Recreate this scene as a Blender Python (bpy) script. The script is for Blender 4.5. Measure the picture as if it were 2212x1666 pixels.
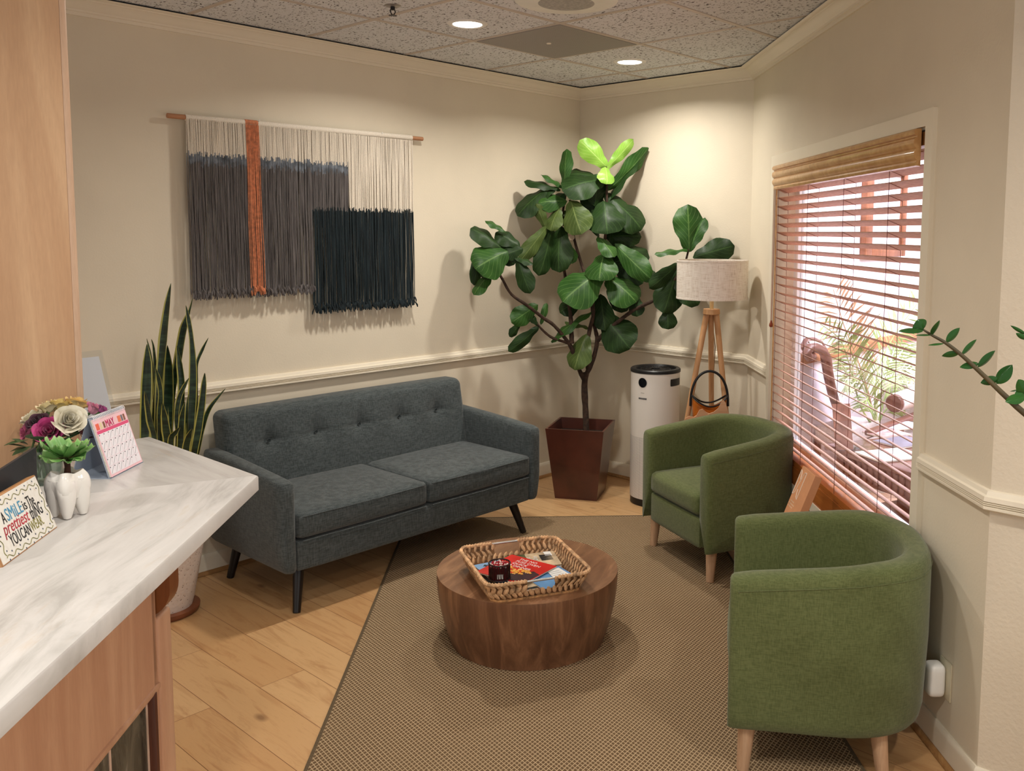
import bpy, bmesh, math, random
from mathutils import Vector as V, Matrix
random.seed(7)
R = random.uniform
PI = math.pi
SC = bpy.context.scene
COL = SC.collection
for o in list(bpy.data.objects):
    bpy.data.objects.remove(o)

# ---------------------------------------------------------------- camera
FPX, PXX, PYY = 1938.6, 1253.43, 682.97          # focal length and optical axis for the 2212 x 1666 frame
CAM = V((-4.7153, -4.1925, 1.6771))
_pi, _ya, _ro = math.radians(-5.3527), math.radians(48.4455), math.radians(0.3411)
FW = V((math.sin(_ya) * math.cos(_pi), math.cos(_ya) * math.cos(_pi), math.sin(_pi)))
_r = V((math.cos(_ya), -math.sin(_ya), 0))
_u = _r.cross(FW)
RT = _r * math.cos(_ro) + _u * math.sin(_ro)
UP = -_r * math.sin(_ro) + _u * math.cos(_ro)
cd = bpy.data.cameras.new('camera')
cam = bpy.data.objects.new('camera', cd)
COL.objects.link(cam)
cam.matrix_world = Matrix(((RT.x, UP.x, -FW.x, CAM.x), (RT.y, UP.y, -FW.y, CAM.y), (RT.z, UP.z, -FW.z, CAM.z), (0, 0, 0, 1)))
cd.sensor_fit = 'HORIZONTAL'
cd.sensor_width = 36
cd.lens = FPX / 2212 * 36
cd.shift_x = -(PXX - 1106) / 2212
cd.shift_y = -(833 - PYY) / 2212
cd.clip_start = .02
SC.camera = cam

# ---------------------------------------------------------------- world, exposure, lights
w = bpy.data.worlds.new('world')
SC.world = w
w.use_nodes = True
w.node_tree.nodes['Background'].inputs[0].default_value = (1, 1, .985, 1)
w.node_tree.nodes['Background'].inputs[1].default_value = .74
SC.view_settings.view_transform = 'Standard'
SC.view_settings.look = 'None'
SC.view_settings.gamma = 1
SC.view_settings.exposure = 0.12
SC.view_settings.use_curve_mapping = False
WARM = (1, .945, .86)

def area(name, loc, size, power, color, rot=(0, 0, 0), spread=180, shape='DISK', size_y=None):
    l = bpy.data.lights.new(name, 'AREA')
    l.shape = shape
    l.size = size
    if size_y:
        l.size_y = size_y
    l.energy = power
    l.color = color
    l.spread = math.radians(spread)
    o = bpy.data.objects.new(name, l)
    COL.objects.link(o)
    o.location = loc
    o.rotation_euler = rot
    return o

HC = 2.6535                                       # ceiling height
TL = .6096                                        # ceiling tile
GX, GY = -1.5516, -.6421                          # one ceiling grid crossing
CAN1, CAN2 = (-1.822, -.905), (-.592, -.905)
for i, (x, y, p) in enumerate([(*CAN1, 16), (*CAN2, 14), (-3.08, -2.166, 9), (-4.30, -3.385, 17), (-3.08, -4.6, 20), (-5.5, -2.2, 16)]):
    area('downlight_lamp', (x, y, HC - .012), .13, p, WARM, spread=152)
# unseen area lamp, added to brighten the hall beyond the window
area('hall_fill_lamp', (1.1, -3.1, 2.95), 2.6, 300, (.94, .89, 1), shape='RECTANGLE', size_y=2.4)

# ---------------------------------------------------------------- helpers
def at(px, py, d):
    """point seen at a photo pixel, d metres along the optical axis"""
    return CAM + FW * d + RT * ((px - PXX) / FPX * d) - UP * ((py - PYY) / FPX * d)

def onp(px, py, n, k):
    d = FW + RT * ((px - PXX) / FPX) - UP * ((py - PYY) / FPX)
    n = V(n)
    return CAM + d * ((k - n.dot(CAM)) / n.dot(d))

def on(px, py, z):
    return onp(px, py, (0, 0, 1), z)

def lin(c):
    return tuple(((x / 255) / 12.92 if x / 255 <= .04045 else ((x / 255 + .055) / 1.055) ** 2.4) for x in c) + (1,)

class MB:
    def __init__(s):
        s.v = []; s.f = []; s.uv = {}
    def add(s, vs, fs, uv=None):
        o = len(s.v)
        s.v += [V(p) for p in vs]
        s.f += [tuple(i + o for i in f) for f in fs]
        if uv:
            for i, t in enumerate(uv):
                s.uv[o + i] = t
        return s
    def box(s, a, b, M=None):
        (x0, y0, z0), (x1, y1, z1) = a, b
        vs = [V(p) for p in ((x0, y0, z0), (x1, y0, z0), (x1, y1, z0), (x0, y1, z0), (x0, y0, z1), (x1, y0, z1), (x1, y1, z1), (x0, y1, z1))]
        if M is not None:
            vs = [M @ p for p in vs]
        return s.add(vs, [(0, 3, 2, 1), (4, 5, 6, 7), (0, 1, 5, 4), (1, 2, 6, 5), (2, 3, 7, 6), (3, 0, 4, 7)])
    def rbox(s, a, b, r=.01, seg=2, M=None):
        bm = bmesh.new()
        bmesh.ops.create_cube(bm, size=1)
        a, b = V(a), V(b)
        for v in bm.verts:
            v.co = V(((a[i] + b[i]) / 2 + v.co[i] * (b[i] - a[i]) for i in range(3)))
        bmesh.ops.bevel(bm, geom=bm.edges[:], offset=r, segments=seg, profile=.5, affect='EDGES')
        return s.bm(bm, M)
    def bm(s, bm, M=None):
        bm.verts.ensure_lookup_table()
        vs = [(M @ v.co if M is not None else v.co.copy()) for v in bm.verts]
        s.add(vs, [tuple(v.index for v in f.verts) for f in bm.faces])
        bm.free()
        return s
    def grid(s, fn, nu, nv, cu=False, cv=False, uv=False):
        vs = []; uvs = []
        for i in range(nu + (0 if cu else 1)):
            for j in range(nv + (0 if cv else 1)):
                vs.append(fn(i / nu, j / nv)); uvs.append((i / nu, j / nv))
        W = nv + (0 if cv else 1); H = nu + (0 if cu else 1)
        fs = []
        for i in range(nu):
            for j in range(nv):
                a, b = i, (i + 1) % H
                c, d = j, (j + 1) % W
                fs.append((a * W + c, b * W + c, b * W + d, a * W + d))
        return s.add(vs, fs, uvs if uv else None)
    def tube(s, path, rad, n=8, cap=True, flat=1):
        path = [V(p) for p in path]
        m = len(path)
        rs = rad if isinstance(rad, (list, tuple)) else [rad] * m
        t0 = (path[1] - path[0]).normalized()
        up = V((0, 0, 1)) if abs(t0.z) < .9 else V((1, 0, 0))
        a = t0.cross(up).normalized()
        vs = []
        for i in range(m):
            t = (path[min(i + 1, m - 1)] - path[max(i - 1, 0)]).normalized()
            a = (a - t * a.dot(t)).normalized()
            b = t.cross(a)
            for k in range(n):
                q = 2 * PI * k / n
                vs.append(path[i] + (a * math.cos(q) + b * math.sin(q) * flat) * rs[i])
        fs = [(i * n + k, i * n + (k + 1) % n, (i + 1) * n + (k + 1) % n, (i + 1) * n + k) for i in range(m - 1) for k in range(n)]
        if cap:
            fs += [tuple(range(n))[::-1], tuple((m - 1) * n + k for k in range(n))]
        return s.add(vs, fs)
    def curve(s, pts, rad, n=10, k=6):
        """tube along a smooth curve through the points"""
        P = [V(p) for p in pts]; Q = []; rr = []
        m = len(P)
        for i in range(m - 1):
            for j in range(k):
                t = j / k
                a, b, c, d = P[max(0, i - 1)], P[i], P[i + 1], P[min(m - 1, i + 2)]
                Q.append(.5 * ((2 * b) + (c - a) * t + (2 * a - 5 * b + 4 * c - d) * t * t + (3 * b - a - 3 * c + d) * t ** 3))
                rr.append(rad[i] + (rad[i + 1] - rad[i]) * t)
        return s.tube(Q + [P[-1]], rr + [rad[-1]], n)
    def lathe(s, prof, n=32, c=(0, 0, 0), M=None):
        vs = []; fs = []
        m = len(prof)
        for r, z in prof:
            for k in range(n):
                q = 2 * PI * k / n
                p = V((c[0] + max(r, 1e-5) * math.cos(q), c[1] + max(r, 1e-5) * math.sin(q), c[2] + z))
                vs.append(M @ p if M is not None else p)
        fs = [(i * n + k, i * n + (k + 1) % n, (i + 1) * n + (k + 1) % n, (i + 1) * n + k) for i in range(m - 1) for k in range(n)]
        return s.add(vs, fs)
    def prism(s, poly, fn, d0, d1):
        """extrude the 2-D polygon; fn(u, v, d) gives the point"""
        n = len(poly)
        vs = [fn(u, v, d0) for u, v in poly] + [fn(u, v, d1) for u, v in poly]
        return s.add(vs, [tuple(range(n))[::-1], tuple(range(n, 2 * n))] + [(i, (i + 1) % n, n + (i + 1) % n, n + i) for i in range(n)])
    def build(s, name, m, parent=None, world=False, sharp=38):
        me = bpy.data.meshes.new(name)
        bm = bmesh.new()
        if world and parent is not None:
            I = root_matrix(parent).inverted()
            vs = [bm.verts.new(I @ p) for p in s.v]
        else:
            vs = [bm.verts.new(p) for p in s.v]
        uvl = bm.loops.layers.uv.new('UVMap') if s.uv else None
        for f in s.f:
            try:
                face = bm.faces.new([vs[i] for i in f])
            except ValueError:
                continue
            face.smooth = True
            if uvl:
                for l, i in zip(face.loops, f):
                    l[uvl].uv = s.uv.get(i, (0, 0))
        if not s.uv:
            bmesh.ops.remove_doubles(bm, verts=bm.verts[:], dist=2e-5)
        bmesh.ops.recalc_face_normals(bm, faces=bm.faces[:])
        for e in bm.edges:
            if len(e.link_faces) > 2 or len(e.link_faces) == 2 and e.calc_face_angle(0) > math.radians(sharp):
                e.smooth = False
        bm.to_mesh(me)
        bm.free()
        for x in (m if isinstance(m, (list, tuple)) else [m]):
            me.materials.append(x)
        o = bpy.data.objects.new(name, me)
        COL.objects.link(o)
        if parent is not None:
            o.parent = parent
        return o

def root_matrix(o):
    return Matrix.Translation(o.location) @ o.rotation_euler.to_matrix().to_4x4()

def tag(o, label, cat, group=None, kind=None):
    o['label'] = label
    o['category'] = cat
    if group:
        o['group'] = group
    if kind:
        o['kind'] = kind
    return o

def thing(name, label, cat, loc=(0, 0, 0), rz=0, group=None):
    o = bpy.data.objects.new(name, None)
    o.empty_display_size = .05
    COL.objects.link(o)
    o.location = loc
    o.rotation_euler = (0, 0, rz)
    return tag(o, label, cat, group)

def struct(name, mb, m, parent=None, label=None):
    o = mb.build(name, m, parent)
    if parent is None:
        o['kind'] = 'structure'
        if label:
            o['label'] = label
    return o

def text(body, size, m, parent, fn, name='lettering', extr=.0006, align='CENTER', sx=1, shear=0):
    """lettering as a mesh of its own; fn maps the flat (x, y, depth) of the letters to local space"""
    cu = bpy.data.curves.new('txt', 'FONT')
    cu.body = body
    cu.size = size
    cu.align_x = align
    cu.align_y = 'CENTER'
    cu.extrude = extr
    cu.shear = shear
    cu.resolution_u = 3
    to = bpy.data.objects.new('txt', cu)
    COL.objects.link(to)
    bpy.context.view_layer.update()
    me = bpy.data.meshes.new_from_object(to.evaluated_get(bpy.context.evaluated_depsgraph_get()))
    bpy.data.objects.remove(to)
    bpy.data.curves.remove(cu)
    me.name = name
    for v in me.vertices:
        v.co = fn(v.co.x * sx, v.co.y, v.co.z)
    me.materials.clear()
    me.materials.append(m)
    o = bpy.data.objects.new(name, me)
    COL.objects.link(o)
    o.parent = parent
    return o

def fit_text(body, x0, x1, z0, z1, m, parent, fn, name='lettering', shear=0):
    """lettering stretched to fill the given box"""
    o = text(body, 1, m, parent, lambda x, y, z: V((x, y, 0 if z < 0 else 1)), name, shear=shear)
    xs = [v.co.x for v in o.data.vertices]; ys = [v.co.y for v in o.data.vertices]
    a, b, c, d = min(xs), max(xs), min(ys), max(ys)
    for v in o.data.vertices:
        v.co = fn(x0 + (v.co.x - a) / (b - a) * (x1 - x0), z0 + (v.co.y - c) / (d - c) * (z1 - z0), v.co.z * .0005)
    return o

def clear(name, tint=(250, 252, 252), gloss=.08, rough=.02):
    """thin clear sheet: mostly see-through with a faint mirror reflection"""
    m = bpy.data.materials.new(name)
    m.use_nodes = True
    nt = m.node_tree
    nt.nodes.remove(nt.nodes['Principled BSDF'])
    t = nd(nt, 'ShaderNodeBsdfTransparent', {0: lin(tint)})
    g = nd(nt, 'ShaderNodeBsdfGlossy', {'Roughness': rough})
    f = nd(nt, 'ShaderNodeLayerWeight', {'Blend': .5}).outputs['Facing']
    f = nd(nt, 'ShaderNodeMath', {0: f, 1: 5.0}, operation='POWER')
    k = nd(nt, 'ShaderNodeMath', {0: f.outputs[0], 1: .5, 2: gloss}, operation='MULTIPLY_ADD')
    mx = nd(nt, 'ShaderNodeMixShader', {0: k.outputs[0], 1: t.outputs[0], 2: g.outputs[0]})
    nt.links.new(mx.outputs[0], nt.nodes['Material Output'].inputs[0])
    return m

def cushion(a, b, r, n=10, puff=(0, 0, 0), fn=None):
    """rounded box with a grid of faces; puff bulges each pair of sides, fn shapes each point further"""
    a, b = V(a), V(b)
    c, h = (a + b) / 2, (b - a) / 2
    mb = MB()
    for ax in range(3):
        for sg in (-1, 1):
            def f(u, w, ax=ax, sg=sg):
                q = [0, 0, 0]
                q[ax] = sg
                # denser near the edges so the rounding is smooth
                e = lambda t: math.sin((t - .5) * PI) * .5 + (t - .5)
                q[(ax + 1) % 3] = max(-1, min(1, e(u))); q[(ax + 2) % 3] = max(-1, min(1, e(w)))
                p = V((q[i] * h[i] for i in range(3)))
                inn = V((max(-(h[i] - r), min(h[i] - r, p[i])) for i in range(3)))
                d = p - inn
                if d.length > 1e-9:
                    p = inn + d.normalized() * r
                for i in range(3):
                    j, k = (i + 1) % 3, (i + 2) % 3
                    p[i] += (q[i] if abs(q[i]) > .0 else 0) * puff[i] * (1 - q[j] ** 2) * (1 - q[k] ** 2)
                p = c + p
                return fn(p) if fn else p
            mb.grid(f, n, n)
    return mb

# ---------------------------------------------------------------- materials
def nd(nt, t, ins=None, **pr):
    n = nt.nodes.new(t)
    for k, v in pr.items():
        setattr(n, k, v)
    for k, v in (ins or {}).items():
        s = n.inputs[k]
        if isinstance(v, bpy.types.NodeSocket):
            nt.links.new(v, s)
        else:
            s.default_value = v
    return n

def base(name, color=(200, 200, 200), rough=.5, metal=0, spec=.5, trans=0, emit=None, alpha=1, sheen=0, coat=0, ior=1.45):
    m = bpy.data.materials.new(name)
    m.use_nodes = True
    b = m.node_tree.nodes['Principled BSDF']
    b.inputs['Base Color'].default_value = lin(color)
    b.inputs['Roughness'].default_value = rough
    b.inputs['Metallic'].default_value = metal
    b.inputs['Specular IOR Level'].default_value = spec
    b.inputs['Transmission Weight'].default_value = trans
    b.inputs['IOR'].default_value = ior
    b.inputs['Sheen Weight'].default_value = sheen
    b.inputs['Coat Weight'].default_value = coat
    if emit:
        b.inputs['Emission Color'].default_value = lin(emit[0])
        b.inputs['Emission Strength'].default_value = emit[1]
    return m, m.node_tree, b

def mix(nt, f, a, b, mode='MIX'):
    n = nd(nt, 'ShaderNodeMix', data_type='RGBA', blend_type=mode)
    for s, v in ((n.inputs[0], f), (n.inputs[6], a), (n.inputs[7], b)):
        if isinstance(v, bpy.types.NodeSocket):
            nt.links.new(v, s)
        else:
            s.default_value = v
    return n.outputs[2]

def ramp(nt, f, stops, interp='LINEAR'):
    n = nd(nt, 'ShaderNodeValToRGB', {'Fac': f})
    n.color_ramp.interpolation = interp
    e = n.color_ramp.elements
    while len(e) < len(stops):
        e.new(.5)
    for i, (p, c) in enumerate(stops):
        e[i].position = p
        e[i].color = c if len(c) == 4 else lin(c)
    return n.outputs[0]

def coords(nt, scale=(1, 1, 1), rot=(0, 0, 0), kind='Object', loc=(0, 0, 0)):
    t = nd(nt, 'ShaderNodeTexCoord')
    m = nd(nt, 'ShaderNodeMapping', {'Vector': t.outputs[kind], 'Scale': scale, 'Rotation': rot, 'Location': loc})
    return m.outputs[0]

def noise(nt, vec, scale=5, detail=3, rough=.5, dist=0):
    return nd(nt, 'ShaderNodeTexNoise', {'Vector': vec, 'Scale': scale, 'Detail': detail, 'Roughness': rough, 'Distortion': dist}).outputs['Fac']

def math_(nt, op, a, b=0, c=0):
    n = nd(nt, 'ShaderNodeMath', {0: a, 1: b, 2: c}, operation=op)
    return n.outputs[0]

def bump(nt, bs, h, strength=.2, dist=.01):
    n = nd(nt, 'ShaderNodeBump', {'Height': h, 'Strength': strength, 'Distance': dist})
    nt.links.new(n.outputs[0], bs.inputs['Normal'])

def plain(name, color, rough=.5, var=.12, scale=12, metal=0, bmp=0, bscale=60, stretch=(1, 1, 1), **k):
    """paint, plastic or metal: a faint mottled colour and an optional grain"""
    m, nt, b = base(name, color, rough, metal, **k)
    n = noise(nt, coords(nt, stretch), scale, 4)
    lo = tuple(max(0, c * (1 - var)) for c in color); hi = tuple(min(255, c * (1 + var)) for c in color)
    nt.links.new(ramp(nt, n, [(.3, lo), (.7, hi)]), b.inputs['Base Color'])
    if bmp:
        bump(nt, b, noise(nt, coords(nt), bscale, 2), bmp, .004)
    return m

def wood(name, dark, light, stretch=(1, 1, 12), scale=3, rough=.45, streak=.5, fine=40, coat=0, bmp=.05):
    """grain running along the axis of the smallest stretch value"""
    m, nt, b = base(name, light, rough, coat=coat)
    v = coords(nt, stretch)
    a = noise(nt, v, scale, 5, .6, 1.2)
    f = noise(nt, v, fine, 3, .6)
    c = ramp(nt, a, [(.28, dark), (.5, tuple((x + y) / 2 for x, y in zip(dark, light))), (.68, light)])
    c = mix(nt, math_(nt, 'MULTIPLY', f, streak), c, lin(tuple(x * .72 for x in dark)), 'MIX')
    nt.links.new(c, b.inputs['Base Color'])
    bump(nt, b, f, bmp, .003)
    return m

def fabric(name, c0, c1, scale=260, rough=.92, mott=6, bmp=.35, sheen=.2):
    """woven upholstery: crossed threads of two tones"""
    m, nt, b = base(name, c0, rough, sheen=sheen, spec=.2)
    va = noise(nt, coords(nt, (1, 1, .12)), scale, 2)
    vb = noise(nt, coords(nt, (.12, .12, 1)), scale, 2)
    t = math_(nt, 'ADD', va, vb)
    t = math_(nt, 'MULTIPLY', t, .5)
    c = ramp(nt, t, [(.4, c0), (.6, c1)])
    g = noise(nt, coords(nt), mott, 3)
    c = mix(nt, math_(nt, 'MULTIPLY', g, .35), c, lin(tuple(x * .8 for x in c0)))
    nt.links.new(c, b.inputs['Base Color'])
    bump(nt, b, t, bmp, .002)
    return m

def leafmat(name, dark, light, vein, rough=.45, under=None):
    m, nt, b = base(name, dark, rough, spec=.24)
    uv = nd(nt, 'ShaderNodeTexCoord').outputs['UV']
    sp = nd(nt, 'ShaderNodeSeparateXYZ', {0: uv})
    u = math_(nt, 'ABSOLUTE', math_(nt, 'SUBTRACT', sp.outputs[1], .5))
    mid = math_(nt, 'LESS_THAN', u, .022)
    k = math_(nt, 'SUBTRACT', math_(nt, 'MULTIPLY', sp.outputs[0], 7), math_(nt, 'MULTIPLY', u, 6))
    lat = math_(nt, 'LESS_THAN', math_(nt, 'FRACT', k), .07)
    ve = math_(nt, 'MAXIMUM', mid, lat)
    n = noise(nt, coords(nt), 9, 3)
    c = ramp(nt, n, [(.3, dark), (.7, light)])
    c = mix(nt, math_(nt, 'MULTIPLY', ve, .55), c, lin(vein))
    nt.links.new(c, b.inputs['Base Color'])
    bump(nt, b, math_(nt, 'ADD', math_(nt, 'MULTIPLY', ve, -.6), math_(nt, 'MULTIPLY', noise(nt, coords(nt), 25, 2), .5)), .5, .006)
    return m
# ---------------------------------------------------------------- shared materials
WALLC = (224, 213, 192)
m_wall = plain('wall_paint', WALLC, .75, .015, 3, bmp=.12, bscale=110, spec=.25)
m_trim = plain('trim_paint', (232, 222, 202), .42, .01, 3)
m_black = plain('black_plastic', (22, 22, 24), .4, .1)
m_white = plain('white_plastic', (232, 230, 226), .38, .01)
m_chrome = plain('brushed_metal', (190, 188, 184), .3, .05, metal=1)
m_greym = plain('grey_metal', (150, 148, 146), .45, .05)
m_dark = plain('dark_soil', (38, 28, 20), .95, .4, 60, bmp=.6, bscale=90)
m_cord = plain('black_cord', (18, 18, 18), .5, .05)

# walls run A (behind the sofa), B (short corner wall), C (window wall, at 45 degrees), D (right)
PW = [V((-7.5, 0)), V((0, 0)), V((0, -1.373)), V((-2.027, -3.400)), V((-2.027, -7))]
def wdir(i): return (PW[i + 1] - PW[i]).normalized()
def wn(i):
    d = wdir(i)
    return V((d.y, -d.x))
def offs(i, off):
    """corner point i of the wall line moved off metres into the room"""
    if i == 0: return PW[0] + wn(0) * off
    if i == 4: return PW[4] + wn(3) * off
    d1, d2, n1, n2 = wdir(i - 1), wdir(i), wn(i - 1), wn(i)
    k = off / (1 + n1.dot(n2))
    return PW[i] + (n1 + n2) * k
def run(prof, i, s0=None, s1=None):
    """moulding along wall i with mitred corners; prof = [(off, z)]"""
    d, n = wdir(i), wn(i)
    a = []; b = []
    for off, z in prof:
        p = (PW[i] + d * s0 + n * off) if s0 is not None else offs(i, off)
        q = (PW[i] + d * s1 + n * off) if s1 is not None else offs(i + 1, off)
        a.append((p.x, p.y, z)); b.append((q.x, q.y, z))
    k = len(prof)
    return MB().add(a + b, [(j, j + 1, k + j + 1, k + j) for j in range(k - 1)] + [(k - 1, 0, k, 2 * k - 1), tuple(range(k)), tuple(range(2 * k - 1, k - 1, -1))])

WT = .14
def wpt(i, s, off, z):
    p = PW[i] + wdir(i) * s + wn(i) * off
    return V((p.x, p.y, z))
def wallbox(mb, i, s0, s1, z0, z1, o0=-WT, o1=0):
    d, n = wdir(i), wn(i)
    M = Matrix(((d.x, n.x, 0, PW[i].x), (d.y, n.y, 0, PW[i].y), (0, 0, 1, 0), (0, 0, 0, 1)))
    mb.box((s0, o0, z0), (s1, o1, z1), M)
    return mb
WS0, WS1, WZ0, WZ1 = .535, 2.37, .43, 2.035       # window opening
LC = (PW[3] - PW[2]).length
struct('wall_back', wallbox(MB(), 0, 0, 7.5 + WT, 0, HC + .1), m_wall)
struct('wall_corner', wallbox(MB(), 1, 0, 1.373 + .05, 0, HC + .1), m_wall)
mb = MB()
wallbox(mb, 2, .0, WS0, 0, HC + .1); wallbox(mb, 2, WS1, LC, 0, HC + .1)
wallbox(mb, 2, WS0, WS1, 0, WZ0); wallbox(mb, 2, WS0, WS1, WZ1, HC + .1)
struct('wall_window', mb, m_wall)
struct('wall_right', wallbox(MB(), 3, 0, 3.6, 0, HC + .1), plain('wall_paint_textured', (218, 206, 186), .8, .02, 3, bmp=.35, bscale=75, spec=.2))

crown = [(0, 2.577), (.012, 2.577), (.014, 2.590), (.022, 2.593), (.024, 2.600), (.030, 2.603), (.040, 2.618), (.056, 2.630), (.066, 2.633), (.068, 2.637), (.078, 2.639), (.086, 2.641), (.090, 2.6445), (0, 2.6445)]
rail = [(0, .942), (.011, .9405), (.014, .934), (.016, .9285), (.024, .925), (.026, .912), (.019, .9095), (.026, .9065), (.019, .904), (.026, .901), (.019, .8985), (.026, .8955), (.026, .889), (.018, .8835), (0, .8835)]
skirt = [(0, .10), (.006, .10), (.011, .092), (.013, .08), (.013, .002), (0, .002)]
quarter = [(.013, .018), (.022, .016), (.027, .010), (.029, .002), (.013, .002)]
m_oak = wood('oak_trim', (150, 104, 60), (196, 150, 96), (1, 12, 12), 3)
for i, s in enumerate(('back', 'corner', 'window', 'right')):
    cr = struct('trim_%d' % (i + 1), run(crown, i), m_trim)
    run([(0, 2.6450), (.076, 2.6450), (.076, 2.6530), (0, 2.6530)], i).build('painted_shade_strip', m_black, cr)  # black strip puts the line of shade above the crown into colour
    b = struct('baseboard_' + s, run(skirt, i), m_trim)
    q = run(quarter, i).build('quarter_round', m_oak, b)
struct('trim_5', run(rail, 0), m_trim); struct('trim_6', run(rail, 1), m_trim)
struct('trim_7', run(rail, 2, None, .48), m_trim)
struct('trim_8', run(rail, 2, 2.425, None), m_trim); struct('trim_9', run(rail, 3), m_trim)

# floor: planks laid along y
m, nt, b = base('oak_planks', (196, 150, 100), .34, coat=.1)
v = coords(nt, (1, 1, 1), (0, 0, PI / 2))
br = nd(nt, 'ShaderNodeTexBrick', {'Vector': v, 'Color1': (0, 0, 0, 1), 'Color2': (1, 1, 1, 1), 'Mortar': (.5, .5, .5, 1), 'Scale': 1, 'Mortar Size': .0011, 'Brick Width': 1.22, 'Row Height': .184, 'Bias': 0}, offset=.37)
tone = ramp(nt, br.outputs['Color'], [(0, (196, 152, 104)), (.5, (204, 162, 114)), (1, (210, 170, 122))])
vv = nd(nt, 'ShaderNodeVectorMath', {0: coords(nt, (7, .8, 1)), 1: nd(nt, 'ShaderNodeCombineXYZ', {'Y': math_(nt, 'MULTIPLY', br.outputs['Color'], 37)}).outputs[0]}, operation='ADD').outputs[0]
g = noise(nt, vv, 2.6, 6, .62, 1.5)
tone = mix(nt, ramp(nt, g, [(.50, (0, 0, 0)), (.72, (190, 190, 190))]), tone, lin((150, 92, 46)))
g2 = noise(nt, vv, 16, 4, .7)
tone = mix(nt, ramp(nt, g2, [(.55, (0, 0, 0)), (.85, (150, 150, 150))]), tone, lin((128, 80, 44)))
kn = nd(nt, 'ShaderNodeTexVoronoi', {'Vector': coords(nt, (3.2, 1.7, 1)), 'Scale': 1.0}).outputs['Distance']
tone = mix(nt, ramp(nt, kn, [(.025, (200, 200, 200)), (.07, (0, 0, 0))]), tone, lin((92, 50, 26)))
tone = mix(nt, br.outputs['Fac'], tone, lin((120, 78, 44)))
nt.links.new(tone, b.inputs['Base Color'])
bump(nt, b, math_(nt, 'SUBTRACT', g2, br.outputs['Fac']), .12, .003)
poly = [(-5.9, .1), (.1, .1), (.1, -1.42), (-1.95, -3.45), (-1.95, -5.6), (-5.9, -5.6)]
struct('floor', MB().prism(poly, lambda x, y, d: V((x, y, d)), -.05, 0), m)

# ceiling: acoustic tiles in a T-bar grid
m, nt, b = base('acoustic_tile', (190, 180, 174), .9, spec=.1)
v = coords(nt, (1, .62, 1))
n1 = noise(nt, v, 105, 2, .55)
n2 = noise(nt, coords(nt), 3, 3)
hole = ramp(nt, n1, [(.36, (255, 255, 255)), (.40, (0, 0, 0))])
c = mix(nt, n2, lin((216, 218, 220)), lin((226, 228, 231)))
c = mix(nt, hole, c, lin((96, 92, 92)))
nt.links.new(c, b.inputs['Base Color'])
bump(nt, b, math_(nt, 'MULTIPLY', hole, -1), .6, .006)
cpoly = [(-5.7, .1), (.1, .1), (.1, -1.42), (-1.95, -3.45), (-1.95, -5.4), (-5.7, -5.4)]
cei = struct('ceiling', MB().prism(cpoly, lambda x, y, d: V((x, y, d)), HC, HC + .06), m)
m_grid = plain('grid_paint', (196, 184, 172), .5, .02)
mb = MB()
hw = .012
for k in range(-6, 3):
    x = GX + k * TL
    mb.box((x - hw, -5.4, HC - .003), (x + hw, -.07 if x > -7 else -.07, HC + .001))
for k in range(-1, 8):
    y = GY - k * TL
    mb.box((-5.7, y - hw, HC - .0034), (min(-.06, -.06 if y > -1.34 else y + 1.30 - .0), y + hw, HC + .001))
mb.build('ceiling_grid', m_grid, cei)

# window: casing, sill, sash frame, pane
win = thing('window_1', 'interior window', 'window'); del win['category']; del win['label']; win['kind'] = 'structure'
mb = MB()
wallbox(mb, 2, .48, WS0, .36, 2.09, 0, .016); wallbox(mb, 2, WS1, 2.425, .36, 2.09, 0, .016)
wallbox(mb, 2, WS0, WS1, WZ1, 2.09, 0, .016); wallbox(mb, 2, WS0, WS1, .36, WZ0, 0, .016)
mb.build('casing', m_trim, win)
mb = MB()
wallbox(mb, 2, WS0, WS0 + .008, WZ0, WZ1, -WT, .0); wallbox(mb, 2, WS1 - .008, WS1, WZ0, WZ1, -WT, .0); wallbox(mb, 2, WS0, WS1, WZ1 - .008, WZ1, -WT, 0)
mb.build('jamb', m_trim, win)
mb = MB()
wallbox(mb, 2, WS0, WS1, WZ0, .520, -.10, .012)
m_sill = wood('honey_oak_sill', (172, 92, 40), (214, 134, 66), (1, 1, 12), 2, .3, .4, coat=.3)
mb.build('sill', m_sill, win)
mb = MB()
for a, bb, z0, z1 in ((WS0 + .008, WS0 + .075, .52, WZ1 - .008), (WS1 - .075, WS1 - .008, .52, WZ1 - .008), (WS0 + .075, WS1 - .075, .52, .56), (WS0 + .075, WS1 - .075, WZ1 - .07, WZ1 - .008)):
    wallbox(mb, 2, a, bb, z0, z1, -.135, -.105)
mb.build('sash_frame', plain('white_frame', (232, 230, 232), .4, .01), win)
mg = clear('clear_glass', (248, 250, 252), .02)
mb = MB()
wallbox(mb, 2, WS0 + .075, WS1 - .075, .56, WZ1 - .07, -.124, -.120)
mb.build('pane', mg, win)

# blind: valance, slats, ladder cords, wand
bl = thing('window_blind', 'wooden slatted blind with honey oak valance, lowered in the window with slats open', 'blind', wpt(2, 1.45, .0, WZ0))
m_val = wood('valance_oak', (194, 140, 84), (228, 182, 122), (12, 12, 12), 1.2, .3, .45, coat=.25)
m_slat, nt, b = base('slat_wood', (190, 144, 122), .45)
g = noise(nt, coords(nt, (3, 3, 40)), 9, 3)
nt.links.new(ramp(nt, g, [(.3, (172, 124, 102)), (.7, (200, 156, 132))]), b.inputs['Base Color'])
vp = [(.012, 1.905), (.024, 1.908), (.028, 1.918), (.024, 1.926), (.030, 1.930), (.036, 1.942), (.036, 1.952), (.030, 1.962), (.026, 1.966), (.034, 1.972), (.038, 1.984), (.036, 1.996), (.026, 2.004), (.026, 2.008), (.036, 2.012), (.038, 2.022), (.032, 2.030), (.012, 2.032)]
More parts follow.
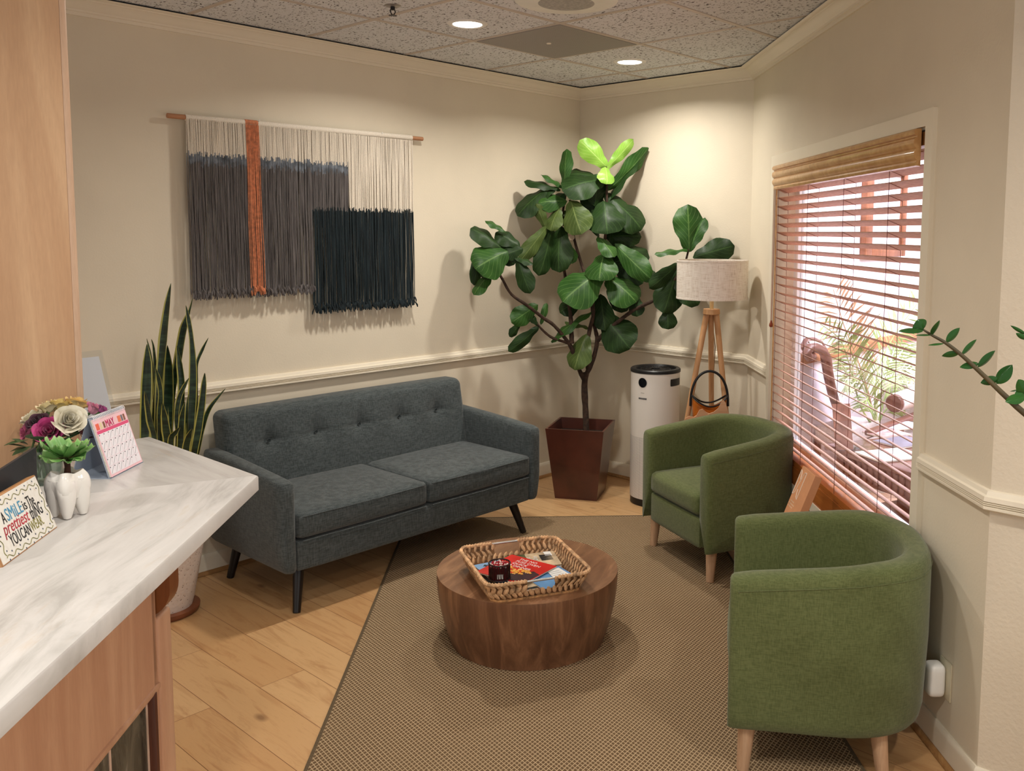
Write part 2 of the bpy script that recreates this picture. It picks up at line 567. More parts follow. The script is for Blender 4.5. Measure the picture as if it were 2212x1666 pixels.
def prof_run(prof, s0, s1):
    mb = MB(); k = len(prof)
    a = [wpt(2, s0, o, z) for o, z in prof]; q = [wpt(2, s1, o, z) for o, z in prof]
    return mb.add(a + q, [(j, (j + 1) % k, k + (j + 1) % k, k + j) for j in range(k)] + [tuple(range(k)), tuple(range(2 * k - 1, k - 1, -1))])
prof_run(vp, .575, 2.335).build('valance', m_val, bl, True)
mb = MB(); wallbox(mb, 2, .56, 2.36, 1.975, 2.02, -.045, .005); mb.build('head_rail', plain('head_rail_oak', (128, 84, 44), .4), bl, True)
mb = MB(); zs = []; TILT = .42
z = 1.955
while z > .575:
    zs.append(z)
    d_, n_ = wdir(2), wn(2)
    vs_ = [wpt(2, s_, o_, z - (.004 - o_) * TILT + t_) for t_ in (0, .0028) for s_, o_ in ((.552, .004), (2.352, .004), (2.352, -.044), (.552, -.044))]
    mb.add(vs_, [(0, 3, 2, 1), (4, 5, 6, 7), (0, 1, 5, 4), (1, 2, 6, 5), (2, 3, 7, 6), (3, 0, 4, 7)])
    z -= .0455
mb.build('slat_panel', m_slat, bl, True)
mb = MB(); wallbox(mb, 2, .552, 2.352, .522, .548, -.046, .008); mb.build('bottom_rail', m_sill, bl, True)
mb = MB()
for s in (.60, 1.10, 1.585, 2.06):
    for o in (.0055, -.0475):
        mb.tube([wpt(2, s, o, .53), wpt(2, s, o, 1.98)], .0012, 5)
    for z in zs:
        mb.tube([wpt(2, s + .004, .005, z - .001), wpt(2, s + .004, -.047, z - .001 - .05 * TILT)], .0008, 4)
mb.build('ladder_cords', plain('brown_tape', (112, 62, 48), .8), bl, True)
mb = MB(); mb.tube([wpt(2, .60, .016, 1.94), wpt(2, .598, .014, 1.6), wpt(2, .597, .014, .62)], .0042, 8)
mb.build('tilt_wand', m_val, bl, True)
mb = MB(); mb.lathe([(0, .02), (.004, .018), (.006, .008), (.010, .0), (.011, -.010), (.008, -.016), (0, -.018)], 12, wpt(2, .585, .024, 1.19))
mb.tube([wpt(2, .585, .024, 1.205), wpt(2, .585, .016, 1.96)], .0012, 5)
mb.build('cord_tassel', plain('cherry_wood', (150, 66, 36), .35), bl, True)

# ceiling fittings
def can(x, y, label):
    t = thing('recessed_ceiling_light', label, 'ceiling light', (x, y, HC), 0, 'recessed downlights')
    MB().lathe([(.069, -.004), (.074, -.007), (.088, -.006), (.096, -.001), (.096, .0)], 40).build('trim_ring', m_white, t)
    MB().lathe([(.0, -.005), (.035, -.0055), (.0695, -.004)], 40).build('lens', m_lens, t)
m_lens, nt, b = base('lit_lens', (255, 255, 255), .5, emit=((255, 246, 232), 9))
can(*CAN1, 'round lit downlight nearest the sprinkler, in the tile left of the dark vent panel')
can(*CAN2, 'round lit downlight nearest the back corner, in the tile right of the dark vent panel')
t = thing('ceiling_vent', 'square dark grey perforated vent panel filling one ceiling tile', 'vent', (GX + TL / 2, GY - TL / 2, HC))
m, nt, b = base('perforated_panel', (112, 104, 96), .6)
vo = nd(nt, 'ShaderNodeTexVoronoi', {'Vector': coords(nt), 'Scale': 150, 'Randomness': 0.0}).outputs['Distance']
nt.links.new(ramp(nt, vo, [(.30, (122, 118, 114)), (.42, (164, 158, 152))]), b.inputs['Base Color'])
q = TL / 2 - .013
MB().box((-q, -q, -.006), (q, q, 0)).build('panel', m, t)
MB().lathe([(0, -.010), (.012, -.010), (.013, -.006)], 12, (-.03, .03, 0)).build('knob', m_trim, t)
t = thing('ceiling_speaker', 'round off white ceiling speaker at the top edge of the view', 'speaker', (-1.83, -1.545, HC))
MB().lathe([(.12, -.012), (.19, -.010), (.215, -.004), (.22, 0)], 48).build('rim', plain('speaker_rim', (234, 234, 226), .5, .02), t)
m_gr = plain('speaker_grille', (170, 168, 162), .6, .1, 80)
MB().lathe([(0, -.013)] + [(.018 * k + (.003 if j else 0), -.0135 - .0025 * (k % 2)) for k in range(1, 7) for j in (0, 1)] + [(.12, -.012)], 48).build('grille', m_gr, t)
t = thing('fire_sprinkler', 'small dark metal fire sprinkler head hanging from a ceiling tile', 'sprinkler', (-2.259, -.914, HC))
MB().lathe([(0, -.006), (.028, -.005), (.036, 0)], 20).build('escutcheon', plain('sprinkler_plate', (150, 142, 136), .4, metal=.6), t)
mb = MB().lathe([(0, -.004), (.010, -.004), (.010, -.016), (.006, -.02), (0, -.02)], 12)
for s in (-1, 1):
    mb.tube([(s * .008, 0, -.014), (s * .014, 0, -.025), (s * .006, 0, -.038), (0, 0, -.041)], .0025, 6)
mb.build('frame', m_black, t)
mb = MB()
mb.lathe([(0, -.041), (.008, -.041), (.008, -.043), (0, -.043)], 12)
for k in range(10):
    a = 2 * PI * k / 10
    mb.box((.006, -.0022, -.043), (.019, .0022, -.042), Matrix.Rotation(a, 4, 'Z'))
mb.build('deflector', m_black, t)

# wall outlet and plug-in adapter low on the window wall
t = thing('wall_outlet', 'cream wall outlet plate low on the window wall behind the near green armchair', 'outlet', wpt(2, 2.655, 0, .20))
m_cream = plain('cream_plate', (220, 212, 186), .4, .01)
ang = math.atan2(wdir(2).y, wdir(2).x)
t.rotation_euler = (0, 0, ang + PI)                # local x along the wall, local y into the room
mb = MB().rbox((-.038, -.0, .0), (.038, .006, .125), .003, 2); mb.build('plate', m_cream, t)
t2 = thing('plug_adapter', 'white rounded plug adapter pushed into the outlet behind the near green armchair', 'adapter', wpt(2, 2.645, .008, .205), ang + PI)
mb = cushion((-.03, -.001, 0), (.03, .055, .108), .018, 8); mb.build('housing', m_white, t2)
# ---------------------------------------------------------------- rug
m, nt, b = base('woven_jute', (150, 124, 92), .95, spec=.1)
t = nd(nt, 'ShaderNodeTexCoord').outputs['Object']
sp = nd(nt, 'ShaderNodeSeparateXYZ', {0: t})
jit = math_(nt, 'MULTIPLY', math_(nt, 'SUBTRACT', noise(nt, coords(nt), 60, 2), .5), .5)
def stripes(a, b_):
    k = math_(nt, 'ADD', math_(nt, 'MULTIPLY', sp.outputs[0], a), math_(nt, 'MULTIPLY', sp.outputs[1], b_))
    return math_(nt, 'ABSOLUTE', math_(nt, 'SINE', math_(nt, 'ADD', k, jit)))
s1, s2 = stripes(190, 136), stripes(190, -136)
lat = math_(nt, 'MINIMUM', s1, s2)
fl = noise(nt, coords(nt, (1, 1, 1)), 420, 2)
c = ramp(nt, math_(nt, 'ADD', lat, math_(nt, 'MULTIPLY', math_(nt, 'SUBTRACT', fl, .5), .35)), [(.10, (214, 188, 152)), (.30, (166, 140, 108)), (.56, (102, 80, 58))])
c = mix(nt, math_(nt, 'MULTIPLY', noise(nt, coords(nt), 3, 3), .3), c, lin((150, 128, 98)))
nt.links.new(c, b.inputs['Base Color'])
bump(nt, b, math_(nt, 'MULTIPLY', lat, -1), .7, .006)
m_rugedge = plain('rug_binding', (92, 76, 54), .9, .15, 200, bmp=.3, bscale=300)
rug = thing('area_rug', 'brown and tan woven area rug laid diagonally under the round table and armchairs', 'rug', (-1.56, -.06, 0), -PI / 4)
RW, RL = 1.75, 3.1                                 # local x: along the back edge, local -y: towards the viewer
MB().box((.012, -RL, .0), (RW - .012, -.012, .008)).build('weave', m, rug)
mb = MB()
mb.rbox((0, -RL, 0), (.014, 0, .009), .003, 2); mb.rbox((RW - .014, -RL, 0), (RW, 0, .009), .003, 2); mb.rbox((.014, -.014, 0), (RW - .014, 0, .009), .003, 2)
mb.build('binding', m_rugedge, rug)
RZ = .0092

# ---------------------------------------------------------------- sofa
m_sofa = fabric('charcoal_blue_tweed', (59, 66, 67), (88, 95, 96), 260, mott=4, bmp=.4)
m_leg = plain('black_stained_wood', (24, 18, 16), .35, .2)
sofa = thing('sofa', 'charcoal blue grey tweed sofa with tufted back and dark tapered legs against the wall', 'sofa', (-1.982, -.43, 0))
X0, X1 = -.797, .797                              # outer faces of the arms
YF, YB = -.35, .375
def arm(sg):
    def f(p):
        # front lower and upper corners rolled, top rises to the back, outer face drawn in towards the floor
        t = (p.y - YF) / (YB - YF)
        p.z += .045 * t * max(0, (p.z - .2) / .4)
        k = max(0, .36 - p.z) / .17
        out = (p.x * sg - .715) / .082
        p.x -= sg * .030 * k * k * max(0, out)
        return p
    a, b_ = (.715, .797)
    lo, hi = (a, b_) if sg > 0 else (-b_, -a)
    return cushion((lo, YF, .19), (hi, YB - .02, .603), .028, 10, (.004, .003, .004), f)
arm(-1).build('arm', m_sofa, sofa); arm(1).build('arm', m_sofa, sofa)
def apron(p):
    return p
cushion((-.716, YF + .008, .19), (.716, YB - .02, .335), .02, 8, (0, .002, 0)).build('base_frame', m_sofa, sofa)
def seatfn(p):
    return p
for x0, x1 in ((-.713, -.002), (.002, .713)):
    mb = cushion((x0, YF - .004, .337), (x1, .20, .455), .026, 12, (.002, .008, .014))
    c_ = mb.build('seat_cushion', m_sofa, sofa)
    mb = MB()
    for z in (.452, .345):
        mb.tube([(x0 + .02, YF - .0045, z - .012), ((x0 + x1) / 2, YF - .0115, z - .012), (x1 - .02, YF - .0045, z - .012)], .0025, 6)
    mb.build('piping', m_sofa, c_)
bx = [-.52, -.26, 0, .26, .52]
BX0, BX1 = -.735, .735
def backfn(p):
    t = max(0, (p.z - .40) / .42)
    p.y += .075 * t                              # leans back
    if p.y < .30:
        for x in bx:
            d2 = ((p.x - x) / .055) ** 2 + ((p.z - .655) / .05) ** 2
            p.y += .024 * math.exp(-d2)
            # creases running out of each button
            p.y += .007 * math.exp(-((p.z - .655) / .010) ** 2 - ((p.x - x) / .09) ** 2) + .006 * math.exp(-((p.x - x) / .010) ** 2 - ((p.z - .70) / .05) ** 2)
    return p
mb = MB()
a, b_ = V((BX0, .17, .30)), V((BX1, .315, .815))
def bf(n):
    return cushion(a, b_, .04, n, (.004, .016, .006), backfn)
bf(72).build('backrest', m_sofa, sofa, sharp=80)
for x in bx:
    MB().lathe([(0, -.004), (.006, -.003), (.009, .0), (.009, .004)], 12, M=Matrix.Translation((x, .17 + .045 + .0115, .655)) @ Matrix.Rotation(PI / 2, 4, 'X')).build('button', m_sofa, sofa)
for sx in (-1, 1):
    for y0, y1 in ((YF + .10, YF + .046), (YB - .10, YB - .082)):
        MB().tube([(sx * .655, y0, .20), (sx * (.655 + .048), y1, RZ if sx > 0 and y1 < 0 else 0)], [.026, .017], 16).build('leg', m_leg, sofa)

# ---------------------------------------------------------------- tub armchairs
m_green = fabric('olive_green_linen', (86, 95, 55), (108, 115, 73), 420, mott=3, bmp=.3)
m_ash = wood('ash_leg', (190, 148, 114), (222, 186, 152), (10, 10, .8), 3, .5, .5)
W_, D_, HA, HB, ZB, TH = .654, .623, .639, .694, .161, .088
def plan(t, inset, dcut=0):
    """U outline from the right arm's front (t=0) round the back to the left arm's front (t=1)"""
    wd = W_ / 2 - inset
    L = D_ - W_ / 2 * .93
    L = D_ - W_ / 2 * 1.0
    s = .3
    if t < s:
        return V((-(L) * (t / s), -wd, 0))
    if t > 1 - s:
        return V((-(L) * ((1 - t) / s), wd, 0))
    q = PI * (t - s) / (1 - 2 * s)
    e = 2 / 2.5
    return V((-L - wd * abs(math.sin(q)) ** e, -wd * (1 if math.cos(q) > 0 else -1) * abs(math.cos(q)) ** e, 0))
def chair(loc, rz, label):
    ch = thing('armchair', label, 'armchair', loc, rz, 'green tub armchairs')
    ns = 56
    stations = [(0, 1.0, 0), (0, .55, .012), (0, .12, .026)]
    prof = []
    # profile across the shell: k 0 outside .. 1 inside, height part
    pr = [(.10, 0, 0), (.02, 0, .012), (0, 0, .04), (0, .5, 0), (0, 1, -.045), (.03, 1, -.022), (.12, 1, -.008), (.28, 1, -.001), (.5, 1, .001), (.72, 1, -.001), (.88, 1, -.008), (.97, 1, -.022), (1, 1, -.045), (1, .5, 0), (1, .32, 0)]
    def ring(t, shrink, fwd):
        o, i = plan(t, 0), plan(t, TH)
        back = max(0, min(1, (-o.x) / (D_ * .75)))
        zt = HA + (HB - HA) * back
        pts = []
        for k, h, dz in pr:
            kk = .5 + (k - .5) * (1 - shrink * .35)
            p = o.lerp(i, kk)
            z = ZB + (zt - ZB) * h + dz
            z = zt - shrink * .016 - (zt - z) if h >= 1 else z
            if z < .26 and k < .5:                # the outside tucks in a little at the bottom of the back
                c_ = V((-.3, 0, 0)); p = c_ + (p - c_) * (1 - .05 * back * (1 - (z - ZB) / .1) * (1 if z < ZB + .1 else 0))
            p.x += fwd
            p.z = z
            pts.append(p)
        return pts
    rings = [ring(0, 1, .0), ring(0, .55, -.004), ring(0, .2, -.012), ring(0, 0, -.028)]
    rings += [ring(k / ns, 0, 0) for k in range(1, ns)]
    rings = rings[:4] + [r for k, r in zip(range(1, ns), rings[4:]) if .06 < k / ns < .94]
    rings += [ring(1, 0, -.028), ring(1, .2, -.012), ring(1, .55, -.004), ring(1, 1, 0)]
    n = len(pr)
    mb = MB()
    mb.add([p for r in rings for p in r], [(i * n + j, i * n + j + 1, (i + 1) * n + j + 1, (i + 1) * n + j) for i in range(len(rings) - 1) for j in range(n - 1)] + [tuple(range(n)), tuple((len(rings) - 1) * n + j for j in range(n))[::-1]] + [((i + 1) * n, (i + 1) * n + n - 1, i * n + n - 1, i * n) for i in range(len(rings) - 1)])
    sh = mb.build('shell', m_green, ch, sharp=70)
    # stitched seam just below the rolled top, outside
    mb = MB()
    for dz in (0,):
        path = []
        for k in range(0, 41):
            o = plan(k / 40, -.0012)
            back = max(0, min(1, (-o.x) / (D_ * .75)))
            path.append((o.x - (.03 if k in (0, 40) else 0), o.y, HA + (HB - HA) * back - .043))
        mb.tube(path, .0016, 5)
    mb.build('seam', m_green, sh)
    wi = W_ / 2 - TH
    def fr(p):
        return p
    cushion((-.50, -wi - .004, ZB), (-.006, wi + .004, .318), .018, 8, (.004, 0, 0)).build('front_panel', m_green, ch)
    cushion((-.515, -wi + .002, .318), (.004, wi - .002, .432), .032, 12, (.008, .0, .014)).build('seat_cushion', m_green, ch)
    for sx, x in ((-1, -.062), (1, -.062), (-1, -.455), (1, -.455)):
        y = sx * (wi + .030 if x > -.2 else wi - .02)
        dx = .012 if x > -.2 else -.02
        MB().tube([(x, y, ZB + .02), (x + dx, y + sx * .008, RZ)], [.029, .019], 20).build('leg', m_ash, ch)
    return ch
chair((-1.111, -1.624, 0), math.radians(156.2), 'olive green tub armchair beside the tripod lamp, by the window')
chair((-2.167, -2.629, 0), math.radians(120.4), 'olive green tub armchair nearest the viewer, in front of the right wall')

# ---------------------------------------------------------------- round coffee table
m_wal = wood('walnut_side', (92, 58, 38), (156, 110, 78), (7, 7, .7), 2.2, .4, .45, coat=.1)
m_walt = wood('walnut_top', (112, 76, 52), (168, 124, 90), (.9, 7, 7), 2.2, .32, .4, coat=.15)
TH_ = .295
tab = thing('coffee_table', 'low round drum coffee table in walnut brown wood on the rug', 'coffee table', (-2.163, -1.648, 0), .35)
pf = [(0, RZ), (.318, RZ)] + [(.318 + .054 * math.sin(min(1, k / 9 * 1.02) * PI / 2) ** .9, RZ + .004 + (TH_ - RZ - .008) * k / 9) for k in range(10)] + [(.3715, TH_ - .001)]
MB().lathe(pf, 96).build('drum', m_wal, tab)
MB().lathe([(.3717, TH_ - .004), (.3715, TH_), (.2, TH_), (0, TH_)], 96).build('tabletop', m_walt, tab)

# ---------------------------------------------------------------- woven tray
m_sea = plain('water_hyacinth', (188, 150, 112), .75, .3, 30, bmp=.3, bscale=120)
TC = V((-2.262, -1.722, TH_)); TR_ = math.radians(-26.8)
tray = thing('woven_tray', 'rectangular woven hyacinth tray with wire handles on the round coffee table', 'tray', TC, TR_)
TX, TY, TZ = .212, .222, .075                     # half sizes at the rim, height
def rrect(t, hx, hy, r):
    """point on a rounded rectangle, t in 0..1"""
    seg = [2 * (hx - r), PI / 2 * r, 2 * (hy - r), PI / 2 * r] * 2
    L = sum(seg); d = (t % 1) * L
    cs = [(hx - r, -(hy - r)), (hx - r, hy - r), (-(hx - r), hy - r), (-(hx - r), -(hy - r))]
    st = [(-(hx - r), -hy), None, (hx, -(hy - r)), None, (hx - r, hy), None, (-hx, hy - r), None]
    dr = [(1, 0), None, (0, 1), None, (-1, 0), None, (0, -1), None]
    for i, s in enumerate(seg):
        if d <= s or i == 7:
            if i % 2 == 0:
                return V((st[i][0] + dr[i][0] * d, st[i][1] + dr[i][1] * d, 0))
            a = -PI / 2 + (i // 2) * PI / 2 + d / r
            return V((cs[i // 2][0] + r * math.cos(a), cs[i // 2][1] + r * math.sin(a), 0))
        d -= s
def side(t, h):
    k = h / TZ
    q = rrect(t, TX - .03 * (1 - k), TY - .03 * (1 - k), .05)
    q.z = .006 + h
    return q
def gap(t, h):
    q = side(t, h)
    return abs(q.x + .004) < .058 and h > .026 and abs(q.y) > .1
mb = MB()
N = 64
for i in range(N):
    for j in range(3):
        h0 = .003 + j * .0215
        t0 = i / N
        sgn = 1 if (j % 2) else -1
        # one plump leaf-shaped strand of the braid
        a, b_ = side(t0, h0), side(t0 + .8 * sgn / N + .2 / N, h0 + .033)
        mid = (a + b_) / 2
        if gap(t0, h0 + .016):
            continue
        nrm = V((mid.x, mid.y, 0)).normalized()
        tan = (b_ - a).normalized(); sd = nrm.cross(tan)
        wv = .0104
        pts = [(0, .2), (.2, .8), (.5, 1), (.8, .8), (1, .2)]
        vs = []
        for s_, r_ in pts:
            c_ = a.lerp(b_, s_)
            for q in range(6):
                an = 2 * PI * q / 6
                vs.append(c_ + sd * math.cos(an) * wv * r_ + nrm * math.sin(an) * .0055 * r_)
        mb.add(vs, [(x * 6 + y, x * 6 + (y + 1) % 6, (x + 1) * 6 + (y + 1) % 6, (x + 1) * 6 + y) for x in range(4) for y in range(6)] + [tuple(range(6)), tuple(range(24, 30))])
def lining(u, v): return side(u, .002 + v * (TZ - .008)) * 1
vs = []; fs = []
for i in range(96):
    for j in range(7):
        vs.append(side(i / 96, .002 + j / 6 * (TZ - .008)))
for i in range(96):
    for j in range(6):
        if not gap((i + .5) / 96, .002 + (j + .5) / 6 * (TZ - .008)):
            fs.append((i * 7 + j, ((i + 1) % 96) * 7 + j, ((i + 1) % 96) * 7 + j + 1, i * 7 + j + 1))
mb.build('braided_sides', m_sea, tray)
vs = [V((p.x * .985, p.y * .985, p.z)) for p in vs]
MB().add(vs, fs).build('inner_lining', plain('shaded_hyacinth', (112, 80, 52), .9, .3, 60), tray)  # darker copy: the shade between the strands is put into its colour
for half in (0, 1):
  mb = MB()
  for k in range(130):
    if (side((k + .5) / 130, 0).x > 0) == bool(half):
        continue
    t0, t1 = k / 130, (k + 1.15) / 130
    q = side(t0, TZ - .004)
    if abs(q.x + .004) < .058 and abs(q.y) > .1:
        continue
    a, b_ = side(t0, TZ - .004), side(t1, TZ - .004)
    b_.z += R(-.001, .003)
    mb.tube([a, (a + b_) / 2 + V((0, 0, .003)), b_], [.0055, .0085, .0058], 7)
  mb.build('rolled_rim', m_sea, tray)
MB().prism([tuple(rrect(k / 48, TX - .028, TY - .028, .05))[:2] for k in range(48)], lambda u, v, d: V((u, v, d)), .0, .008).build('base', plain('woven_base', (168, 124, 80), .8, .3, 60, bmp=.5, bscale=160), tray)
for sy in (-1, 1):
    MB().tube([(-.066, sy * (TY - .002), .006 + TZ - .003), (.058, sy * (TY - .002), .006 + TZ - .003)], .0045, 10).build('wire_handle', m_chrome, tray)

# magazines in the tray; local frame of each: x, y across the cover, z up
def localrot(root):
    return Matrix.Rotation(root.rotation_euler.z, 4, 'Z')
m_page = plain('magazine_pages', (228, 222, 210), .6, .05, 200)
def mag(label, c, rz, sx, sy, z0, th, color, lift=0):
    t = thing('magazine', label, 'magazine', (c[0], c[1], z0), rz, 'magazines in the woven tray')
    def curl(x, y): return lift * ((x / sx + .5) ** 2)
    MB().grid(lambda u, v: V(((u - .5) * sx, (v - .5) * sy, th + curl((u - .5) * sx, 0))), 8, 2).grid(lambda u, v: V(((u - .5) * sx, (v - .5) * sy, th - .0008 + curl((u - .5) * sx, 0))), 8, 2).build('cover', color, t)
    MB().box((-sx / 2 + .001, -sy / 2 + .001, 0), (sx / 2 - .001, sy / 2 - .001, th - .0012)).build('pages', m_page, t)
    return t
def flatpatch(t, name, poly, z, m, th=.0004):
    return MB().prism(poly, lambda u, v, d: V((u, v, z + d)), 0, th).build(name, m, t)
def rect(x0, y0, x1, y1): return [(x0, y0), (x1, y0), (x1, y1), (x0, y1)]
z0 = TH_ + .0085
gl = dict(rough=.25)
m_mblue = plain('cover_light_blue', (128, 168, 206), .25, .06, 8)
m_mred = plain('cover_red', (196, 34, 30), .22, .08, 8)
m_mgreen = plain('cover_olive', (64, 74, 48), .3, .3, 20)
m_mwhite = plain('cover_white', (226, 226, 224), .3, .03)
m_mblack = plain('cover_black', (26, 26, 28), .3, .1)
m_mbeige = plain('cover_beige', (176, 156, 128), .35, .25, 22)
m_ink = plain('black_ink', (24, 24, 28), .5, .05)
A = math.radians(-26.8)
def tc(x, y):
    v = Matrix.Rotation(TR_, 3, 'Z') @ V((x, y, 0))
    return (TC.x + v.x, TC.y + v.y)
mg0 = mag('black covered magazine at the bottom of the pile in the woven tray', tc(-.035, .0), A + .10, .235, .29, z0, .007, m_mblack)
flatpatch(mg0, 'cover_photo', rect(-.10, -.13, .10, -.02), .0071, m_mbeige)
mg1 = mag('light blue magazine with black lettering and a small picture, under the red one', tc(-.045, .05), A + .16, .20, .25, z0 + .0072, .006, m_mblue)
text('t', .10, m_ink, mg1, lambda x, y, z: V((-.055 + x, .085 + y, .0064 + z * .3)), 'masthead')
flatpatch(mg1, 'picture', rect(-.075, .0, -.015, .045), .0062, plain('picture_brown', (86, 50, 36), .3, .6, 60))
mg2 = mag('magazine with a photo of hands and white lettering, at the back of the pile', tc(.075, .105), A - .12, .21, .16, z0 + .0135, .005, m_mbeige, .006)
flatpatch(mg2, 'green_corner', rect(-.104, .02, .03, .079), .0056, m_mgreen)
flatpatch(mg2, 'white_corner', rect(.06, .03, .104, .079), .0098, m_mwhite)
mb = MB()
for k in range(6):
    mb.box((.035, -.015 + k * .011, .0088), (.085, -.010 + k * .011, .0105))
mb.build('dark_lines', m_ink, mg2)
text('Light\n& Day', .03, m_mwhite, mg2, lambda x, y, z: V((.0 - y * .9, .005 + x, .0082 + z * .3)), 'cover_lettering')
mg3 = mag('pale blue magazine with an envelope shaped panel, at the right of the pile', tc(.085, -.055), A + .2, .17, .22, z0 + .0072, .006, plain('cover_mid_blue', (96, 140, 186), .25, .1, 8), .004)
flatpatch(mg3, 'white_panel', [(-.01, -.09), (.075, -.09), (.075, .04), (.02, .055)], .0098, m_mwhite)
mb = MB()
for k in range(5):
    mb.box((.005, -.06 + k * .018, .0104), (.06, -.0575 + k * .018, .0107))
mb.build('fine_print', plain('grey_ink', (150, 150, 152), .5), mg3)
mg5 = mag('brown covered magazine peeking out beside the pale blue one', tc(.092, -.07), A - .05, .15, .20, z0 - .0002, .006, plain('cover_brown', (120, 78, 56), .35, .15, 10))
text('2021', .03, m_mwhite, mg5, lambda x, y, z: V((.055 - y, .03 + x * -1, .0064 + z * .3)), 'cover_lettering')
# the red magazine on top: corners measured on the photo
P = [on(1041, 1236, .329), on(1105, 1254, .329), on(1217, 1228, .329), on(1101, 1198, .329)]
cx = sum((p for p in P), V()) / 4
ex = ((P[2] - P[3]) + (P[1] - P[0])).normalized()
mg4 = mag('red magazine with white headline and a bowl of orange food, on top in the tray', (cx.x, cx.y), math.atan2(ex.y, ex.x), .232, .232, z0 + .0193, .005, m_mred)
text('THE NO\nFUSS OVEN\nQUICK\n& DINNER', .024, m_mwhite, mg4, lambda x, y, z: V((-.055 + x, .055 + y, .0053 + z * .3)), 'headline', align='LEFT')
flatpatch(mg4, 'dark_bowl', [(-.03, -.085), (.0, -.105), (.06, -.108), (.113, -.07), (.113, .0), (.075, .015), (.03, -.03)], .0052, plain('bowl_print', (52, 30, 38), .25, .3, 14))
m_food = plain('macaroni_print', (226, 150, 58), .3, .25, 90)
mb = MB()
for k in range(64):
    u, v = R(-.035, .075), R(-.075, .005)
    if v < -.085 + (u + .04) * .55 or v > .02 + u * .1: continue
    a_ = R(0, PI)
    mb.tube([(u - .008 * math.cos(a_), v - .008 * math.sin(a_), .0056 + R(0, .0006)), (u + R(-.003, .003), v + R(-.003, .003), .0062), (u + .008 * math.cos(a_), v + .008 * math.sin(a_), .0056)], .0048, 6, flat=.3)
mb.build('macaroni', m_food, mg4)
# mesh cup candle
cp = on(1079, 1256, TH_ + .02)
cup = thing('candle_holder', 'small round dark metal filigree candle cup with red and white beads, in the woven tray', 'candle holder', (cp.x, cp.y, TH_ + .0345))
m_wire = plain('dark_wire', (44, 26, 26), .45, .1, metal=.5)
CR, CH = .0415, .060
mb = MB()
for k in range(26):
    a_ = 2 * PI * k / 26
    mb.tube([(CR * math.cos(a_), CR * math.sin(a_), .0), (CR * math.cos(a_ + .12), CR * math.sin(a_ + .12), CH)], .0013, 4)
    mb.tube([(CR * math.cos(a_), CR * math.sin(a_), .0), (CR * math.cos(a_ - .12), CR * math.sin(a_ - .12), CH)], .0013, 4)
for z in (.001, CH):
    mb.tube([(CR * math.cos(2 * PI * k / 32), CR * math.sin(2 * PI * k / 32), z) for k in range(33)], .0028, 6)
mb.lathe([(0, 0), (CR, 0)], 24)
mb.build('wire_cup', m_wire, cup)
mb = MB(); mb2 = MB()
for k in range(150):
    rr, a_ = math.sqrt(R(0, 1)) * .036, R(0, 2 * PI)
    (mb if k % 3 else mb2).lathe([(0, -.004), (.003, -.003), (.0042, 0), (.003, .003), (0, .004)], 6, (rr * math.cos(a_), rr * math.sin(a_), .054 + R(-.003, .003)))
mb.build('red_beads', plain('red_glass_bead', (150, 24, 40), .2), cup)['kind'] = 'stuff'
mb2.build('white_beads', plain('pearl_bead', (226, 204, 196), .25), cup)['kind'] = 'stuff'
MB().lathe([(0, .002), (.036, .002), (.036, .050), (0, .051)], 24).build('liner', plain('dark_red_glass', (84, 20, 28), .25), cup)
MB().box((-.012, -.0005, .008), (.012, .0005, .026), Matrix.Translation((-.030 * .75, -.030 * .95, 0)) @ Matrix.Rotation(math.radians(-41), 4, 'Z')).build('paper_label', m_mwhite, cup)
# ---------------------------------------------------------------- wall hanging
m_rod = wood('dowel', (168, 112, 76), (204, 150, 110), (.6, 10, 10), 3, .5)
m_cream_c = plain('cream_cotton_cord', (234, 224, 208), .95, .06, 300, bmp=.5, bscale=900)
m_grey_c = plain('grey_dyed_cord', (100, 95, 94), .95, .38, 14, bmp=.5, bscale=900, stretch=(26, 6, .5))
m_bluegrey_c = plain('dip_dye_edge_cord', (118, 124, 132), .95, .25, 30, bmp=.5, bscale=900)
m_dark_c = plain('dark_teal_dyed_cord', (30, 40, 44), .95, .45, 16, bmp=.5, bscale=900, stretch=(26, 6, .5))
m_rust_c = plain('rust_orange_cord', (200, 128, 92), .95, .15, 60, bmp=.5, bscale=900)
RZ_ = 2.196
hang = thing('wall_hanging', 'fringed cotton wall hanging in cream, grey, rust and dark teal on a wooden rod', 'wall hanging', (-2.14, 0, RZ_))
def hx(x): return x + 2.14
ROY = -.042
MB().tube([(hx(-2.866), ROY, -.004), (hx(-1.409), ROY, .008)], .0115, 16).build('rod', m_rod, hang)
mb = MB()
mb.tube([(hx(-2.785), ROY, -.0035), (hx(-2.497), ROY, 0)], .0148, 16); mb.tube([(hx(-2.430), ROY, 0), (hx(-1.488), ROY, .008)], .0148, 16)
mb.build('cord_wrapping', m_cream_c, hang)
MB().tube([(hx(-2.497), ROY, 0), (hx(-2.430), ROY, .0)], .0158, 16).build('rust_wrapping', m_rust_c, hang)
mb = MB()
for x in (-2.425, -1.70):
    mb.tube([(hx(x), 0, .012), (hx(x), ROY - .018, .012), (hx(x), ROY - .02, .022)], .002, 6)
mb.build('hook', m_white, hang)
parts = {k: MB() for k in 'cgbdr'}
